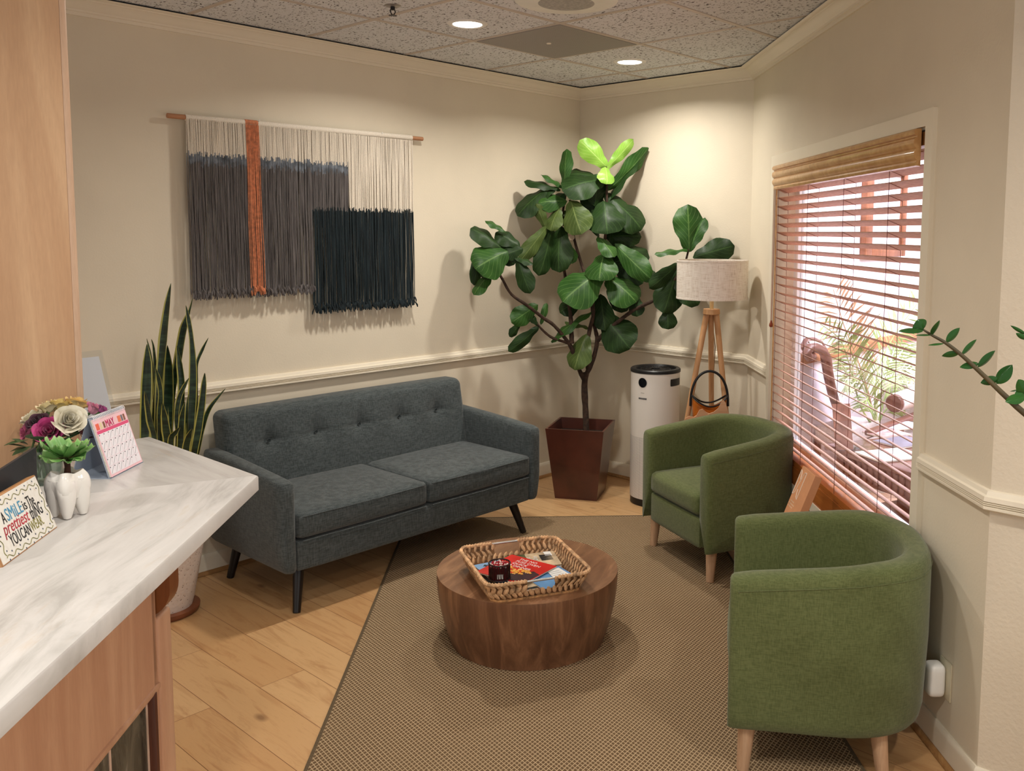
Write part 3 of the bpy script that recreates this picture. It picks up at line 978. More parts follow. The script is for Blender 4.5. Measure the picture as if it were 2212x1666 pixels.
def strand(x, y, ztop, segs, r, sway, fray):
    """one cord: a run of (material, z end) pieces below ztop"""
    za = ztop
    zend = segs[-1][1]
    def P(z):
        t = (ztop - z) / (ztop - zend)
        return V((hx(x) + sway[0] * t + .0016 * math.sin(9 * t + sway[1] * 900), y + sway[1] * t - .004 * t, z - RZ_))
    for i, (k, zb) in enumerate(segs):
        n = max(2, int((za - zb) / .12) + 1)
        pts = [P(za + (zb - za) * j / n) for j in range(n + 1)]
        rr = [r] * (n + 1)
        if i == len(segs) - 1:
            e = pts[-1]
            pts += [e + V((fray[0] * .5, fray[1] * .5 , -.008)), e + V((fray[0], fray[1], -.020)), e + V((fray[0] * 1.3, fray[1], -.032))]
            rr += [r * 1.7, r * 2.2, r * 1.2]
        parts[k].tube(pts, rr, 4, cap=True)
        za = zb
def fr(): return (R(-.010, .010), R(-.012, .002))
x = -2.783
while x < -1.486:
    for layer in (0, 1):
        xx = x + R(-.0012, .0012) + layer * .0024
        y = ROY - .013 + layer * .012 + R(-.002, .002)
        r = R(.0019, .0027)
        sw = (R(-.006, .006), R(-.002, .002))
        top = RZ_ - .008
        jit = R(-.014, .014)
        grey0, dark0 = 2.028 + jit, 1.790 + jit
        dark = xx > -2.142
        gb = 1.395 + R(-.02, .012); db = 1.293 + R(-.022, .012)
        if xx > -1.918:
            segs = [('c', dark0), ('d', db)]
        elif dark:
            segs = [('c', grey0), ('b', grey0 - .035 - R(0, .02)), ('g', dark0), ('d', db)]
        else:
            segs = [('c', grey0), ('b', grey0 - .035 - R(0, .02)), ('g', gb)]
        strand(xx, y, top, segs, r, sw, fr())
    x += .0047
x = -2.494
while x < -2.432:
    strand(x + R(-.001, .001), ROY - .020 + R(-.002, .003), RZ_ - .010, [('r', 1.400 + R(-.015, .01))], .0026, (R(-.004, .014), R(-.002, .002)), fr())
    x += .0030
for k, nm, mm in (('c', 'cream_cords', m_cream_c), ('b', 'dip_dye_edge', m_bluegrey_c), ('g', 'grey_cords', m_grey_c), ('d', 'dark_teal_cords', m_dark_c), ('r', 'rust_cords', m_rust_c)):
    o = parts[k].build(nm, mm, hang)
    o['label'] = {'c': 'undyed cream cords', 'b': 'blue grey edge of the dye', 'g': 'grey dyed fringe', 'd': 'dark teal dyed fringe', 'r': 'narrow rust orange band of cords'}[k]

# ---------------------------------------------------------------- fiddle leaf fig in its square planter
PC = V((-.485, -.455, 0))
fig = thing('potted_fiddle_leaf_fig', 'tall fiddle leaf fig tree in a tapered square brown planter in the corner', 'potted tree', PC, math.radians(28.3))
m_pl = plain('brown_glazed_planter', (82, 44, 34), .3, .18, 5, coat=.2)
PB, PT, PHt = .135, .186, .455
mb = MB()
vs = []
for h, z in ((PB, 0), (PT, PHt), (PT - .012, PHt), (PB - .004, .06)):
    vs += [(-h, -h, z), (h, -h, z), (h, h, z), (-h, h, z)]
mb.add(vs, [(a * 4 + k, a * 4 + (k + 1) % 4, (a + 1) * 4 + (k + 1) % 4, (a + 1) * 4 + k) for a in range(3) for k in range(4)] + [(3, 2, 1, 0), (12, 13, 14, 15)])
mb.build('planter', m_pl, fig, sharp=20)
MB().box((-.165, -.165, .34), (.165, .165, .385)).build('soil', m_dark, fig)
m_bark = plain('fig_bark', (58, 42, 32), .9, .3, 40, bmp=.8, bscale=70)
C6 = lambda x, y: (980 + x / 3.0288, 280 + y / 3.0288)
D0 = 5.76
def T(x, y, d=0): return at(*C6(x, y), D0 + d)
def branch(pts, r0, r1):
    P = [T(*p) for p in pts]
    # smooth it a little and give it nodes
    Q = []; rr = []
    n = len(P)
    for i in range(n - 1):
        for k in range(4):
            a, b_, c_, d_ = P[max(0, i - 1)], P[i], P[i + 1], P[min(n - 1, i + 2)]
            t = k / 4
            Q.append(.5 * ((2 * b_) + (c_ - a) * t + (2 * a - 5 * b_ + 4 * c_ - d_) * t * t + (3 * b_ - a - 3 * c_ + d_) * t ** 3))
    Q.append(P[-1])
    for i in range(len(Q)):
        t = i / (len(Q) - 1)
        rr.append((r0 + (r1 - r0) * t) * R(.92, 1.12))
    return MB().tube(Q, rr, 9)
mb = branch([(868, 2020, 0), (864, 1850, 0), (856, 1680, 0), (868, 1590, 0)], .021, .019)
mb.build('trunk', m_bark, fig, True)
for b_ in ([(858, 1640, 0), (825, 1580, -.02), (790, 1480, -.05), (755, 1400, -.08), (660, 1285, -.14), (590, 1235, -.18), (480, 1150, -.24), (380, 1080, -.28), (325, 990, -.32), (295, 920, -.34), (300, 800, -.35)],
           [(745, 1395, -.08), (650, 1365, -.12), (590, 1320, -.14), (545, 1270, -.15)],
           [(772, 1400, -.08), (770, 1290, -.07), (762, 1200, -.05), (735, 1000, 0), (716, 850, .02), (700, 650, .04), (735, 420, .02)],
           [(868, 1600, 0), (910, 1510, 0), (938, 1385, 0), (922, 1285, 0), (908, 1160, 0), (940, 980, 0), (985, 760, 0), (1000, 560, 0), (1002, 380, 0), (998, 230, 0)],
           [(938, 1385, 0), (985, 1335, -.02), (1130, 1215, -.07), (1240, 1150, -.12), (1330, 1105, -.17), (1440, 990, -.23), (1510, 880, -.27), (1540, 770, -.29)],
           [(880, 1570, 0), (868, 1450, -.03), (890, 1310, -.04), (915, 1190, -.05), (880, 1020, -.04), (830, 860, 0), (790, 720, 0), (770, 600, .02), (760, 460, .02)]):
    branch(b_, .0155 if len(b_) > 5 else .010, .006).build('branch', m_bark, fig, True)
m_lf = [leafmat('fig_leaf_dark', (26, 46, 20), (38, 62, 26), (66, 94, 48), .46), leafmat('fig_leaf_mid', (36, 68, 26), (52, 90, 34), (106, 138, 76), .44), leafmat('fig_leaf_olive', (60, 78, 36), (78, 96, 46), (124, 138, 82), .42), leafmat('fig_leaf_lime', (120, 168, 60), (144, 186, 78), (190, 214, 130), .34)]
def outline(v, kind='fig'):
    if kind == 'fig':
        # narrow waist near the stalk, broad lobe towards the tip
        return max(.03, (math.sin(PI * min(1, max(0, v)) ** .95) ** .5) * (.56 + .56 * v) * (1 - .16 * math.exp(-((v - .30) / .13) ** 2)) * (1 + .03 * math.sin(v * 21)))
    return max(.02, math.sin(PI * v ** .9) ** .75)
def leaf(base, tip, width, face, roll=0, cup=.15, droop=.12, wav=.02, kind='fig', nu=14, nv=8, thick=0):
    """a leaf surface with UVs: v runs along the midrib"""
    ax = tip - base
    L = ax.length
    ax.normalize()
    sd = ax.cross(face)
    if sd.length < 1e-4:
        sd = ax.cross(V((0, 0, 1)))
    sd.normalize()
    nr = sd.cross(ax).normalized()
    sd, nr = sd * math.cos(roll) + nr * math.sin(roll), nr * math.cos(roll) - sd * math.sin(roll)
    ph = R(0, 6)
    def f(u, v):
        s = (v - .5) * 2
        wd = outline(u, kind) * width / 2
        p = base + ax * (L * u) + sd * (s * wd)
        z = -droop * L * (u * u - u) * 4 * .25 - cup * wd * (1 - abs(s)) * -1 * .6
        z -= cup * wd * abs(s) ** 1.5
        z += wav * L * abs(s) * math.sin(u * 15 + ph + (2 if s > 0 else 0))
        return p + nr * z
    return MB().grid(f, nu, nv, uv=True)
TOCAM = -FW
def figleaf(b_, t, w, d=0, dt=0, mt=0, roll=0, cup=.2, droop=.15, fz=.35):
    B, Tp = T(*b_, d), T(*t, d + dt)
    face = (TOCAM + V((0, 0, fz)) + V((R(-.25, .25), R(-.25, .25), R(-.1, .25)))).normalized()
    wd = w / 3.0288 / FPX * (D0 + d) * 1.22
    B, Tp = B.lerp(Tp, -.04), Tp.lerp(B, -.05)
    o = leaf(B, Tp, wd, face, roll, cup, droop, .028).build('leaf', m_lf[mt], fig, True, sharp=180)
RC = -.29
LV = [ # base, tip, width, depth at the base, extra depth at the tip, shade, roll
 ((1000, 245), (832, 78), 135, 0, -.04, 3, .3), ((1000, 255), (1168, 72), 80, 0, .03, 3, .8), ((1008, 395), (1262, 132), 110, .02, .04, 1, .9), ((1016, 475), (1212, 190), 100, .03, .05, 0, .8),
 ((992, 250), (1002, 352), 118, -.02, -.07, 3, .3), ((975, 330), (722, 395), 215, 0, -.10, 0, .25), ((930, 310), (740, 300), 160, .03, .02, 0, .2), ((728, 385), (742, 140), 92, .0, .02, 1, .5), ((735, 395), (580, 300), 66, 0, -.03, 1, .7), ((690, 395), (470, 345), 84, -.02, -.04, 0, .5),
 ((600, 395), (425, 560), 160, -.03, -.06, 0, .3), ((735, 470), (562, 480), 130, -.03, -.07, 1, .2), ((665, 385), (530, 455), 110, -.02, -.03, 0, .4), ((925, 495), (935, 300), 170, .02, .02, 0, .1),
 ((770, 470), (835, 675), 192, -.06, -.14, 2, .1), ((985, 475), (1005, 675), 240, -.05, -.14, 0, .15), ((1050, 470), (1220, 650), 220, .0, -.02, 0, .2), ((605, 645), (545, 492), 74, -.05, -.08, 2, .5), ((690, 520), (635, 655), 120, -.05, -.09, 2, .4), ((605, 640), (440, 852), 100, -.06, -.10, 2, .5),
 ((640, 650), (560, 942), 140, -.02, -.05, 0, .3), ((700, 640), (690, 920), 175, .0, -.05, 0, .1), ((745, 750), (772, 872), 96, -.02, -.05, 1, .2), ((880, 530), (945, 700), 70, -.04, -.08, 0, .7), ((945, 705), (1045, 830), 112, -.08, -.15, 1, .4), ((1062, 758), (1275, 965), 150, -.06, -.16, 1, .35),
 ((985, 815), (955, 982), 212, -.08, -.18, 1, .1), ((1000, 700), (1218, 700), 130, .02, .02, 0, .3), ((1140, 770), (1262, 870), 150, .02, .02, 0, .2), ((1230, 890), (1305, 985), 130, .03, .02, 0, .3), ((960, 935), (725, 1120), 268, -.08, -.17, 1, .1), ((1010, 970), (1185, 1125), 232, -.05, -.12, 1, .15),
 ((830, 1120), (700, 1195), 130, .02, .0, 0, .3), ((960, 1085), (990, 1305), 145, .0, -.05, 0, .2), ((985, 1225), (1145, 1425), 235, .0, -.10, 0, .1), ((900, 1195), (650, 1380), 86, -.04, -.10, 1, .7), ((885, 1300), (735, 1262), 78, -.03, -.03, 2, .8), ((868, 1345), (795, 1562), 162, -.04, -.10, 2, .1),
 ((545, 1150), (385, 1258), 128, -.15, -.2, 1, .2), ((572, 1272), (606, 1142), 44, -.15, -.13, 1, .5), ((432, 1270), (368, 1352), 62, -.17, -.2, 0, .6), ((550, 1295), (368, 1445), 84, -.15, -.2, 0, .5), ((550, 1282), (490, 1205), 56, -.15, -.16, 0, .5),
 ((305, 775), (118, 655), 150, -.35, -.40, 0, .3), ((340, 670), (212, 600), 72, -.34, -.36, 1, .6), ((430, 765), (280, 680), 120, -.32, -.32, 0, .3), ((345, 800), (150, 905), 236, -.36, -.47, 1, .1), ((255, 930), (138, 1078), 104, -.35, -.40, 1, .5), ((165, 780), (135, 1010), 78, -.33, -.33, 0, .3), ((420, 850), (498, 1062), 118, -.34, -.36, 0, .2), ((450, 780), (330, 825), 96, -.33, -.35, 0, .2), ((400, 840), (512, 882), 60, -.34, -.36, 0, .5),
 ((1540, 790), (1530, 505), 190, RC, RC + .02, 1, .1), ((1550, 790), (1640, 585), 110, RC, RC, 1, .7), ((1530, 790), (1325, 818), 66, RC, RC - .04, 1, .6), ((1575, 835), (1825, 765), 160, RC - .02, RC - .07, 0, .3), ((1468, 880), (1288, 1030), 100, RC + .06, RC, 0, .5), ((1460, 920), (1375, 1190), 190, RC + .08, RC + .03, 0, .1), ((1440, 980), (1595, 1140), 150, RC + .06, RC + .03, 0, .2), ((1400, 1175), (1402, 1302), 118, RC + .06, RC + .04, 0, .1), ((1190, 1090), (1200, 1218), 100, -.08, -.1, 0, .3)]
LV += [((720, 420), (600, 520), 130, .02, .0, 0, .3), ((860, 640), (700, 560), 110, .04, .03, 2, .3), ((1000, 600), (860, 420), 150, .05, .05, 0, .2), ((1010, 640), (1150, 790), 170, .04, .02, 0, .2), ((960, 900), (1120, 850), 150, .02, .01, 0, .3), ((930, 1000), (850, 1130), 120, .0, -.02, 0, .3), ((1010, 1040), (1130, 1180), 120, .02, .01, 0, .2), ((650, 620), (520, 780), 110, .01, -.01, 0, .3), ((760, 880), (660, 800), 120, .03, .02, 0, .3), ((1040, 860), (1230, 1000), 150, .01, -.02, 0, .3), ((1000, 420), (1110, 560), 150, .03, .03, 0, .2), ((320, 900), (180, 960), 110, -.33, -.36, 0, .4), ((310, 760), (390, 880), 110, -.32, -.33, 0, .3)]
for a in LV:
    figleaf(*a[:3], d=a[3], dt=a[4] - a[3], mt=a[5], roll=a[6] * (1 if R(0, 1) > .5 else -1))
t_ = T(772, 705, -.05)
tg = MB().lathe([(0, -.001), (.019, -.001), (.019, .001), (0, .001)], 24, M=Matrix.Translation(t_) @ (Matrix.Rotation(-_ya, 4, 'Z') @ Matrix.Rotation(PI / 2, 4, 'X')))
tg.build('plant_tag', plain('paper_tag', (168, 150, 130), .6, .1), fig, True)['label'] = 'small round paper tag'
# black cord on the floor by the planter
mb = MB().tube([(-.62, -.10, .006), (-.64, -.17, .006), (-.70, -.22, .006), (-.78, -.22, .006), (-.86, -.16, .006)], .004, 6)
tag(mb.build('power_cord', m_cord), 'thin black power cord on the floor between the sofa and the brown planter', 'cord')

# ---------------------------------------------------------------- air purifier
pu = thing('air_purifier', 'tall white cylindrical air purifier with black top between the planter and the lamp', 'air purifier', (-.29, -.895, 0), 0)
PR, PH = .151, .846
m, nt, b = base('purifier_white', (232, 226, 218), .4)
t = nd(nt, 'ShaderNodeTexCoord').outputs['Object']
sp = nd(nt, 'ShaderNodeSeparateXYZ', {0: t})
an = math_(nt, 'ARCTAN2', sp.outputs[1], sp.outputs[0])
cv = nd(nt, 'ShaderNodeCombineXYZ', {'X': math_(nt, 'MULTIPLY', an, 150 * .151), 'Y': math_(nt, 'MULTIPLY', sp.outputs[2], 150)}).outputs[0]
vo = nd(nt, 'ShaderNodeTexVoronoi', {'Vector': cv, 'Scale': 1.0, 'Randomness': 0.0}).outputs['Distance']
dots = math_(nt, 'MULTIPLY', math_(nt, 'LESS_THAN', vo, .30), math_(nt, 'LESS_THAN', sp.outputs[2], .43))
nt.links.new(mix(nt, dots, lin((232, 226, 218)), lin((150, 146, 142))), b.inputs['Base Color'])
MB().lathe([(PR, .045)] + [(PR, .045 + .778 * k / 12) for k in range(1, 13)] + [(PR - .003, .824)], 64).build('body', m, pu)
MB().lathe([(0, .0), (PR - .008, 0), (PR - .003, .005), (PR - .002, .046), (PR - .006, .046)], 64).build('base', m_black, pu)
MB().lathe([(PR - .004, .822), (PR + .004, .825), (PR + .004, .840), (PR - .002, PH), (PR - .022, PH), (PR - .030, .832), (PR - .032, .812)], 64).build('top_ring', m_black, pu)
mb = MB()
MB().lathe([(0, .815), (PR - .03, .815)], 32).build('fan_well', plain('well_black', (10, 10, 11), .6), pu)
for k in range(36):
    a = 2 * PI * k / 36
    mb.box((.03, -.0016, .832), (PR - .03, .0016, .838), Matrix.Rotation(a, 4, 'Z'))
for r_ in (.032, .06, .092):
    mb.tube([(r_ * math.cos(2 * PI * j / 40), r_ * math.sin(2 * PI * j / 40), .836) for j in range(41)], .002, 6)
mb.build('top_grille', plain('grille_black', (30, 30, 32), .35), pu)
def onpur(px, py):
    """angle and height of the body surface point seen at a pixel"""
    d = FW + RT * ((px - PXX) / FPX) - UP * ((py - PYY) / FPX)
    o = CAM - pu.location
    A_ = d.x ** 2 + d.y ** 2; B_ = 2 * (o.x * d.x + o.y * d.y); C_ = o.x ** 2 + o.y ** 2 - PR ** 2
    tt = (-B_ - math.sqrt(max(0, B_ * B_ - 4 * A_ * C_))) / (2 * A_)
    p = o + d * tt
    return math.atan2(p.y, p.x), p.z
def cyl(a0, z0):
    return lambda x, y, z: V(((PR + .0006 + z) * math.cos(a0 + x / PR), (PR + .0006 + z) * math.sin(a0 + x / PR), z0 + y))
def patch(poly, fn, d0=0, d1=.0012):
    n = len(poly)
    return MB().grid(lambda u, v: fn(poly[int(round(u * n)) % n][0] * v, poly[int(round(u * n)) % n][1] * v, d1), n, 5, cu=True)
a0, z0_ = onpur(1388, 827)
patch([(.0285 * math.cos(2 * PI * k / 40), .0285 * math.sin(2 * PI * k / 40)) for k in range(40)], cyl(a0, z0_)).build('display', plain('display_gloss', (14, 14, 18), .12), pu)
patch([(.030 * math.cos(2 * PI * k / 40), .030 * math.sin(2 * PI * k / 40)) for k in range(40)], cyl(a0, z0_), 0, .0008).build('display_rim', m_chrome, pu)
a1, z1_ = onpur(1459, 826)
hp = []
for k in range(48):
    q = 2 * PI * k / 48
    c_, s_ = math.cos(q), math.sin(q)
    k_ = min(.052 / max(1e-6, abs(c_)), .022 / max(1e-6, abs(s_)))
    hp.append((c_ * k_ * (1 if abs(s_ * k_) < .0215 else .97), s_ * k_))
patch(hp, cyl(a1 + .05, z1_)).build('handle_recess', m_black, pu)
a2, z2_ = onpur(1388, 861.5)
mb = MB()
f_ = cyl(a2, z2_)
for x0, x1 in ((-.028, -.021), (-.019, -.012), (-.010, -.003), (-.001, .006), (.008, .016), (.018, .027)):
    mb.prism(rect(x0, -.005, x1, .005), f_, 0, .0008)
mb.build('control_label', plain('label_ink', (70, 70, 74), .5), pu)
MB().prism(rect(-.013, .034, .012, .036), f_, 0, .0008).build('small_print', plain('faint_ink', (150, 146, 142), .5), pu)

# ---------------------------------------------------------------- tripod floor lamp
LD = 5.23
lc = at(1537, 672, LD)
lamp = thing('floor_lamp', 'tripod floor lamp with oatmeal linen drum shade in the corner by the window', 'floor lamp', (lc.x, lc.y, 0))
hubz = lc.z
m_beech = wood('beech_wood', (190, 138, 92), (216, 170, 124), (10, 10, .8), 3, .5, .35)
m, nt, b = base('oatmeal_linen', (206, 186, 166), .9, spec=.1)
va = noise(nt, coords(nt, (1, 1, .06)), 330, 2); vb = noise(nt, coords(nt, (.06, .06, 1)), 330, 2)
nt.links.new(ramp(nt, math_(nt, 'MULTIPLY', math_(nt, 'ADD', va, vb), .5), [(.36, (200, 184, 168)), (.46, (230, 219, 207)), (.6, (238, 230, 220))]), b.inputs['Base Color'])
bump(nt, b, math_(nt, 'ADD', va, vb), .3, .002)
sb = at(1538, 640, LD).z - .012; stp = at(1540, 562, LD).z + .0
SR = .205
mb = MB().lathe([(SR, sb), (SR, stp), (SR - .003, stp), (SR - .003, sb), (SR, sb)], 72)
shd = mb.build('lamp_shade', m, lamp)
mb = MB()
for z in (sb + .004, stp - .004):
    mb.lathe([(SR + .001, z - .006), (SR + .0022, z), (SR + .001, z + .006)], 72)
mb.build('shade_binding', m, shd)
MB().tube([(0, 0, hubz - .01), (0, 0, sb + .07)], .012, 16).build('stem', plain('brass_stem', (206, 178, 128), .4, .05), lamp)
mb = MB().lathe([(0, sb + .06), (.02, sb + .065), (.03, sb + .11), (.018, sb + .15), (0, sb + .155)], 20); mb.build('bulb', plain('bulb_white', (236, 232, 224), .3, .01), lamp)
mb = MB()
for k in range(3):
    a = 2 * PI * k / 3
    mb.tube([(0, 0, stp - .02), ((SR - .003) * math.cos(a), (SR - .003) * math.sin(a), stp - .02)], .002, 5)
mb.build('shade_spider', m_greym, lamp)
MB().lathe([(0, hubz - .020), (.046, hubz - .020), (.050, hubz - .016), (.047, hubz + .012), (0, hubz + .012)], 32).build('hub', m_beech, lamp)
right = V((RT.x, RT.y, 0)).normalized(); fwd = V((FW.x, FW.y, 0)).normalized()
for top, foot in ((right * -.028, right * -.245 - fwd * .10), (right * .028, right * .150 - fwd * .16), (fwd * .02, right * .05 + fwd * .165)):
    a_ = V((top.x, top.y, hubz - .015)); b_ = V((foot.x, foot.y, .0))
    MB().tube([a_, b_], [.0175, .0125], 14).build('leg', m_beech, lamp)
mb = MB().tube([(.018, .012, hubz - .02), (fwd.x * .06 + right.x * .035, fwd.y * .06 + right.y * .035, hubz - .22), (fwd.x * .09 + right.x * .03, fwd.y * .09 + right.y * .03, hubz - .45), (fwd.x * .11 + right.x * .05, fwd.y * .11 + right.y * .05, hubz - .75), (fwd.x * .15 + right.x * .06, fwd.y * .15 + right.y * .06, .01)], .003, 6)
mb.build('power_cord', plain('tan_cord', (150, 120, 84), .6), lamp)

# leather basket with a black hoop handle, wooden toy shapes standing in front of it
bc = at(1532, 870, 5.16)
m_lea = plain('amber_leather', (176, 96, 28), .35, .25, 10, coat=.2)
bk = thing('leather_basket', 'amber leather basket with a tall black hoop handle behind the green armchair by the lamp', 'basket', (bc.x, bc.y, 0))
zt = bc.z
fr_ = lambda r_, f_, z: V((right.x * r_ + fwd.x * f_, right.y * r_ + fwd.y * f_, z))
BXW, BYW = .098, .060
def bask(u, v):
    a = 2 * PI * u
    k = .80 + .20 * v
    zz = .02 + (zt - .02 + .055 * abs(math.cos(a)) ** 2 - .012 - .02) * v
    return fr_(BXW * k * math.cos(a), BYW * k * math.sin(a), zz)
mb = MB().grid(bask, 40, 8, cu=True)
mb.grid(lambda u, v: bask(u, v) * .0 + fr_((BXW - .004) * (.80 + .20 * v) * math.cos(2 * PI * u), (BYW - .004) * (.80 + .20 * v) * math.sin(2 * PI * u), bask(u, v).z), 40, 8, cu=True)
mb.prism([(BXW * .8 * math.cos(2 * PI * k / 40), BYW * .8 * math.sin(2 * PI * k / 40)) for k in range(40)], lambda u, v, d: fr_(u, v, d), .0, .025)
mb.build('body', m_lea, bk)
MB().tube([fr_((BXW + .004) * math.cos(2 * PI * k / 48), (BYW + .004) * math.sin(2 * PI * k / 48), zt - .012 + .055 * abs(math.cos(2 * PI * k / 48)) ** 2) for k in range(49)], .005, 6).build('rim', m_black, bk)
ht = at(1532, 801, 5.16).z
MB().tube([fr_(.108 * math.cos(PI * k / 24), 0, zt - .02 + (ht - zt + .02) * math.sin(PI * k / 24) ** .8) for k in range(25)], .0075, 10).build('hoop_handle', m_black, bk)
m_ply = wood('birch_ply', (212, 160, 120), (230, 182, 144), (1, 1, 8), 3, .5, .3)
SHAPES = [(-.085, .0, 'low wavy wooden cut out toy leaning at the left, by the leather basket', [(-.055, 0), (-.055, .012), (-.035, .022), (-.012, .018), (.01, .03), (.05, .026), (.05, 0)]),
          (-.03, -.018, 'wooden cut out toy with a rounded hump in front of the leather basket', [(-.05, 0), (-.05, .025), (-.034, .052), (-.018, .056), (.0, .042), (.022, .034), (.06, .040), (.06, 0)]),
          (.045, -.034, 'wooden cut out toy with a tall curved peak in front of the leather basket', [(-.06, 0), (-.06, .035), (-.03, .046), (-.008, .062), (.008, .092), (.018, .098), (.028, .086), (.044, .04), (.048, 0)])]
tz = at(1532, 893, 5.08).z - .045
for k, (r_, f_, lb, poly) in enumerate(SHAPES):
    t = thing('wooden_toy', lb, 'toy', (bc.x + right.x * r_ - fwd.x * (.085 + k * .012), bc.y + right.y * r_ - fwd.y * (.085 + k * .012), tz), 0, 'wooden toys by the leather basket')
    MB().prism([(u * 1.12, v * 1.28) for u, v in poly], lambda u, v, d: V((right.x * u + fwd.x * d, right.y * u + fwd.y * d, v)), -.004, .004).build('cut_out', m_ply, t)
    if k == 2:
        MB().prism([(.016 + .014 * math.cos(q * PI / 8) , .026 + .022 * math.sin(q * PI / 8)) for q in range(16)], lambda u, v, d: V((right.x * u + fwd.x * d, right.y * u + fwd.y * d, v)), -.006, -.0042).build('printed_spot', plain('toy_brown', (150, 96, 66), .5), t)
st = thing('toy_shelf', 'narrow wooden ledge stand that carries the cut out toys behind the green armchair', 'stand', (bc.x - fwd.x * .098, bc.y - fwd.y * .098, 0), math.atan2(right.y, right.x))
MB().rbox((-.15, -.022, tz - .014), (.12, .022, tz), .003, 1).build('top', m_beech, st)
for sx in (-.135, .105):
    MB().box((sx - .01, -.012, 0), (sx + .01, .012, tz - .014)).build('leg', m_beech, st)

# ---------------------------------------------------------------- rope side table with the boxed sign, between the armchairs
m_rope = plain('rope_weave', (186, 158, 116), .85, .2, 60, bmp=.4, bscale=150)
rp = thing('rope_side_table', 'round woven rope side table mostly hidden between the two green armchairs', 'side table', (-1.295, -2.355, 0))
RR, RH = .195, .40
mb = MB()
for j in range(14):
    z = RZ + .015 + j * .0272
    for i in range(52):
        a = 2 * PI * i / 52; a2 = a + 2 * PI / 52 * 1.25
        s_ = 1 if j % 2 else -1
        mb.tube([(RR * math.cos(a), RR * math.sin(a), z - .009 * s_), (RR * 1.035 * math.cos((a + a2) / 2), RR * 1.035 * math.sin((a + a2) / 2), z), (RR * math.cos(a2), RR * math.sin(a2), z + .009 * s_)], [.006, .0125, .006], 6)
mb.build('woven_wall', m_rope, rp)
MB().lathe([(0, RZ), (RR - .006, RZ), (RR - .006, RH - .01), (RR + .006, RH - .008), (RR + .006, RH), (0, RH)], 48).build('tabletop', m_rope, rp)
# the boxed sign: stands along the window wall and leans back towards the sill
m_kraft = plain('kraft_orange_card', (206, 146, 104), .7, .04, 12)
m_wink = plain('white_ink', (236, 222, 206), .6, .02)
SG = wpt(2, 1.635, .232, RH + .0135)
bx_ = thing('boxed_sign', 'slim orange brown box with a white line monogram, propped between the green armchairs', 'box', SG, math.atan2(wdir(2).y, wdir(2).x))
LEAN = math.radians(21)
Ml = Matrix.Rotation(-LEAN, 4, 'X')              # local x along the wall, local y towards the window
BW, BT, BHt = .082, .034, .272
MB().rbox((-BW, -.0, 0), (BW, BT, BHt), .0015, 1, Ml).build('box', m_kraft, bx_)
ff = lambda x, y, z: Ml @ V((-BW / 2 + (x + .002) * .58, -.0004 - z, .256 - (.256 - y) * .88))
mono = MB()
for pts in ([(-.062, .128), (-.062, .255), (-.044, .250), (-.026, .234), (-.016, .210)], [(-.062, .128), (-.042, .130), (-.026, .145), (-.014, .180), (-.004, .205), (.008, .232), (.026, .252), (.058, .256)], [(.058, .256), (.058, .118), (.034, .126), (.018, .146), (.012, .164)]):
    mono.tube([ff(x, y, 0) for x, y in pts], .0019, 5)
mono.build('monogram', m_wink, bx_)
mb = MB()
for y, a, b__ in ((.096, -.040, .040), (.082, -.060, .062), (.068, -.052, .034)):
    x = a
    while x < b__:
        d_ = R(.005, .010)
        mb.prism(rect(x, y - .0028, x + d_, y + .0028), lambda u, v, d: ff(u, v, d), 0, .0004)
        x += d_ + .0024
mb.build('fine_print', plain('pale_print', (226, 190, 156), .7), bx_)
sd_ = thing('easel_stand', 'black easel stand behind the orange brown boxed sign', 'stand', SG, bx_.rotation_euler.z)
MB().box((-.06, BT + .001, .014), (.006, BT + .005, .252), Ml).build('back_panel', m_black, sd_)
MB().prism([(BT + .012, 0), (.125, 0), (.125, .006), (.105, .12)], lambda u, v, d: V((d, u, v - .012)), -.06, -.02).build('strut', m_black, sd_)

# ---------------------------------------------------------------- ZZ plant at the right edge
m_zz = leafmat('zz_leaf', (30, 66, 28), (52, 98, 42), (44, 84, 36), .22)
C8 = lambda x, y: (1920 + x / 5.555, 660 + y / 5.555)
ZD = 1.95
def Z8(x, y, d=0): return at(*C8(x, y), ZD + d)
zr = Z8(2900, 2500, .05)
zz = thing('zz_plant', 'glossy green ZZ plant arching into the view from the right edge', 'plant', (zr.x, zr.y, 0))
pz = .62
m_zpot = plain('white_stoneware', (216, 210, 200), .5, .05, 20)
MB().lathe([(0, .0), (.13, 0), (.15, .03), (.19, pz), (.18, pz), (.165, pz - .06), (0, pz - .06)], 40).build('pot', m_zpot, zz)
MB().lathe([(0, pz - .05), (.168, pz - .05)], 30).build('soil', m_dark, zz)
m_stem = plain('zz_stem', (76, 66, 44), .5, .2)
P_ = [V((zr.x - .02, zr.y, pz - .06)), Z8(2640, 2050, .04), Z8(2120, 1680, .02), Z8(1622, 1290, 0), Z8(1400, 1090, 0), Z8(1180, 880, 0), Z8(900, 620, 0), Z8(690, 455, 0), Z8(520, 358, 0), Z8(415, 292, 0)]
MB().curve(P_, [.011, .0105, .009, .0068, .0060, .0052, .0044, .0038, .003, .002], 10).build('stem', m_stem, zz, True)
P2 = [V((zr.x + .03, zr.y + .02, pz - .06)), Z8(2700, 1800, .05), Z8(2250, 1150, .05), Z8(1850, 620, .05), Z8(1640, 380, .05)]
MB().curve(P2, [.011, .010, .008, .006, .003], 10).build('stem', m_stem, zz, True)
